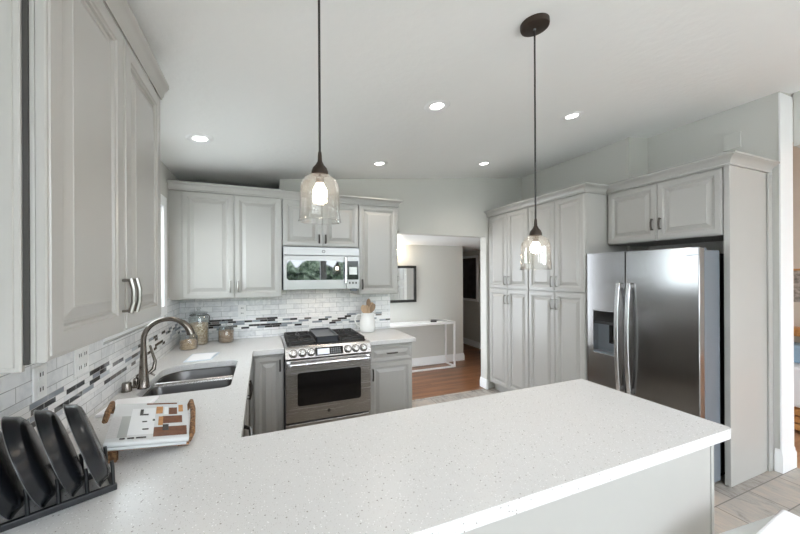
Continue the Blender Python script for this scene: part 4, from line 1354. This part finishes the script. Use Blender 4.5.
MB().lathe([(0.022, 0.0), (0.028, 0.004), (0.045, 0.09), (0.042, 0.09), (0.024, 0.006), (0.0, 0.004)], (2.05, 5.06, 1.88), 20).build('shade', 'sconce_lit', r, smooth=50)
r = empty('framed_picture', (4.2, 6.2, 1.45), label='white framed dark picture on the dim corridor wall beyond the hall', cat='picture')
pa, pb, pz0, pz1 = 5.86, 6.62, 0.98, 1.96
MB().box(4.172, 4.198, pa, pb, pz0, pz0 + 0.05).box(4.172, 4.198, pa, pb, pz1 - 0.05, pz1).box(4.172, 4.198, pa, pa + 0.05, pz0 + 0.05, pz1 - 0.05).box(4.172, 4.198, pb - 0.05, pb, pz0 + 0.05, pz1 - 0.05).build('frame', 'trim', r)
MB().box(4.184, 4.196, pa + 0.05, pb - 0.05, pz0 + 0.05, pz1 - 0.05).build('print', 'print_dark', r)

# ------------------------------------------------------------------ stool at the peninsula
sx0, sx1, sy0, sy1, sz = 1.36, 1.800, 0.18, 0.612, 0.655
Ts = Matrix.Translation((sx1, sy1, 0)) @ Matrix.Rotation(math.radians(-5.5), 4, 'Z') @ Matrix.Translation((-sx1, -sy1, 0))
r = empty('stool', ((sx0 + sx1) / 2, (sy0 + sy1) / 2, 0), label='white cushioned stool with pale shell seat beside the peninsula, at the lower right corner', cat='stool')
ro = (0.05, 0.05, 0.05, 0.05)
b = MB(Ts)
b.loft([[(x, y, sz - 0.07) for x, y in rrect(sx0 + 0.06, sx1 - 0.06, sy0 + 0.06, sy1 - 0.06, ro)], [(x, y, sz - 0.03) for x, y in rrect(sx0 + 0.01, sx1 - 0.01, sy0 + 0.01, sy1 - 0.01, ro)],
        [(x, y, sz - 0.006) for x, y in rrect(sx0, sx1, sy0, sy1, ro)], [(x, y, sz) for x, y in rrect(sx0 + 0.006, sx1 - 0.006, sy0 + 0.006, sy1 - 0.006, ro)]])
b.build('shell', 'shell', r, smooth=50)
b = MB(Ts)
cu = [(sx0 + 0.03, sy0 + 0.03), (sx1 - 0.02, sy0 + 0.02), (sx1 - 0.03, sy1 - 0.012), (sx0 + 0.03, sy1 - 0.085)]
b.prism(cu, sz + 0.0005, sz + 0.028)
b.build('cushion', 'fabric_white', r, bevel=0.012, seg=3)
for ax in (0, 1):
    for ay in (0, 1):
        xt, yt = (sx0 + 0.09, sx1 - 0.09)[ax], (sy0 + 0.09, sy1 - 0.09)[ay]
        MB(Ts).tube([(xt, yt, sz - 0.06), ((sx0 + 0.03, sx1 - 0.03)[ax], (sy0 + 0.03, sy1 - 0.03)[ay], 0.0)], [0.016, 0.012], 10).build('leg', 'shell', r, smooth=50)

# ------------------------------------------------------------------ living room glimpse
r = empty('bench', (4.98, 1.9, 0), label='white upholstered bench on slatted wood base in the living room beyond the doorway', cat='bench')
MB().box(4.78, 5.24, 1.05, 2.7, 0.24, 0.64).build('upholstery', 'fabric_white', r, bevel=0.03, seg=3)
b = MB()
for i in range(3): b.box(4.77, 5.22, 1.06, 2.69, 0.03 + i * 0.072, 0.085 + i * 0.072)
b.build('slatted_base', 'slat', r)
for yy in (1.1, 2.65): MB().box(4.80, 5.2, yy - 0.02, yy + 0.02, 0.0, 0.03).build('foot', 'slat', r)
o = MB().box(4.95, 5.22, 1.25, 2.3, 0.6405, 0.82).build('cushion', 'blue_fabric', bevel=0.04, seg=3)
tag(o, 'pale blue cushion on the white living room bench', 'cushion')
o = MB().box(5.05, 5.249, 1.2, 2.5, 0.90, 0.98).build('wall_shelf', 'slat', bevel=0.004)
tag(o, 'orange wood wall shelf above the blue cushion in the living room', 'shelf')
r = empty('wall_hanging', (5.24, 1.7, 1.4), label='dark patterned textile hanging on the living room wall above the shelf', cat='wall hanging')
MB().box(5.238, 5.249, 1.3, 2.1, 1.24, 1.58).build('textile', 'pattern', r)
MB().cyl((5.235, 1.28, 1.585), (5.235, 2.12, 1.585), 0.010).build('hanging_rod', 'slat', r)
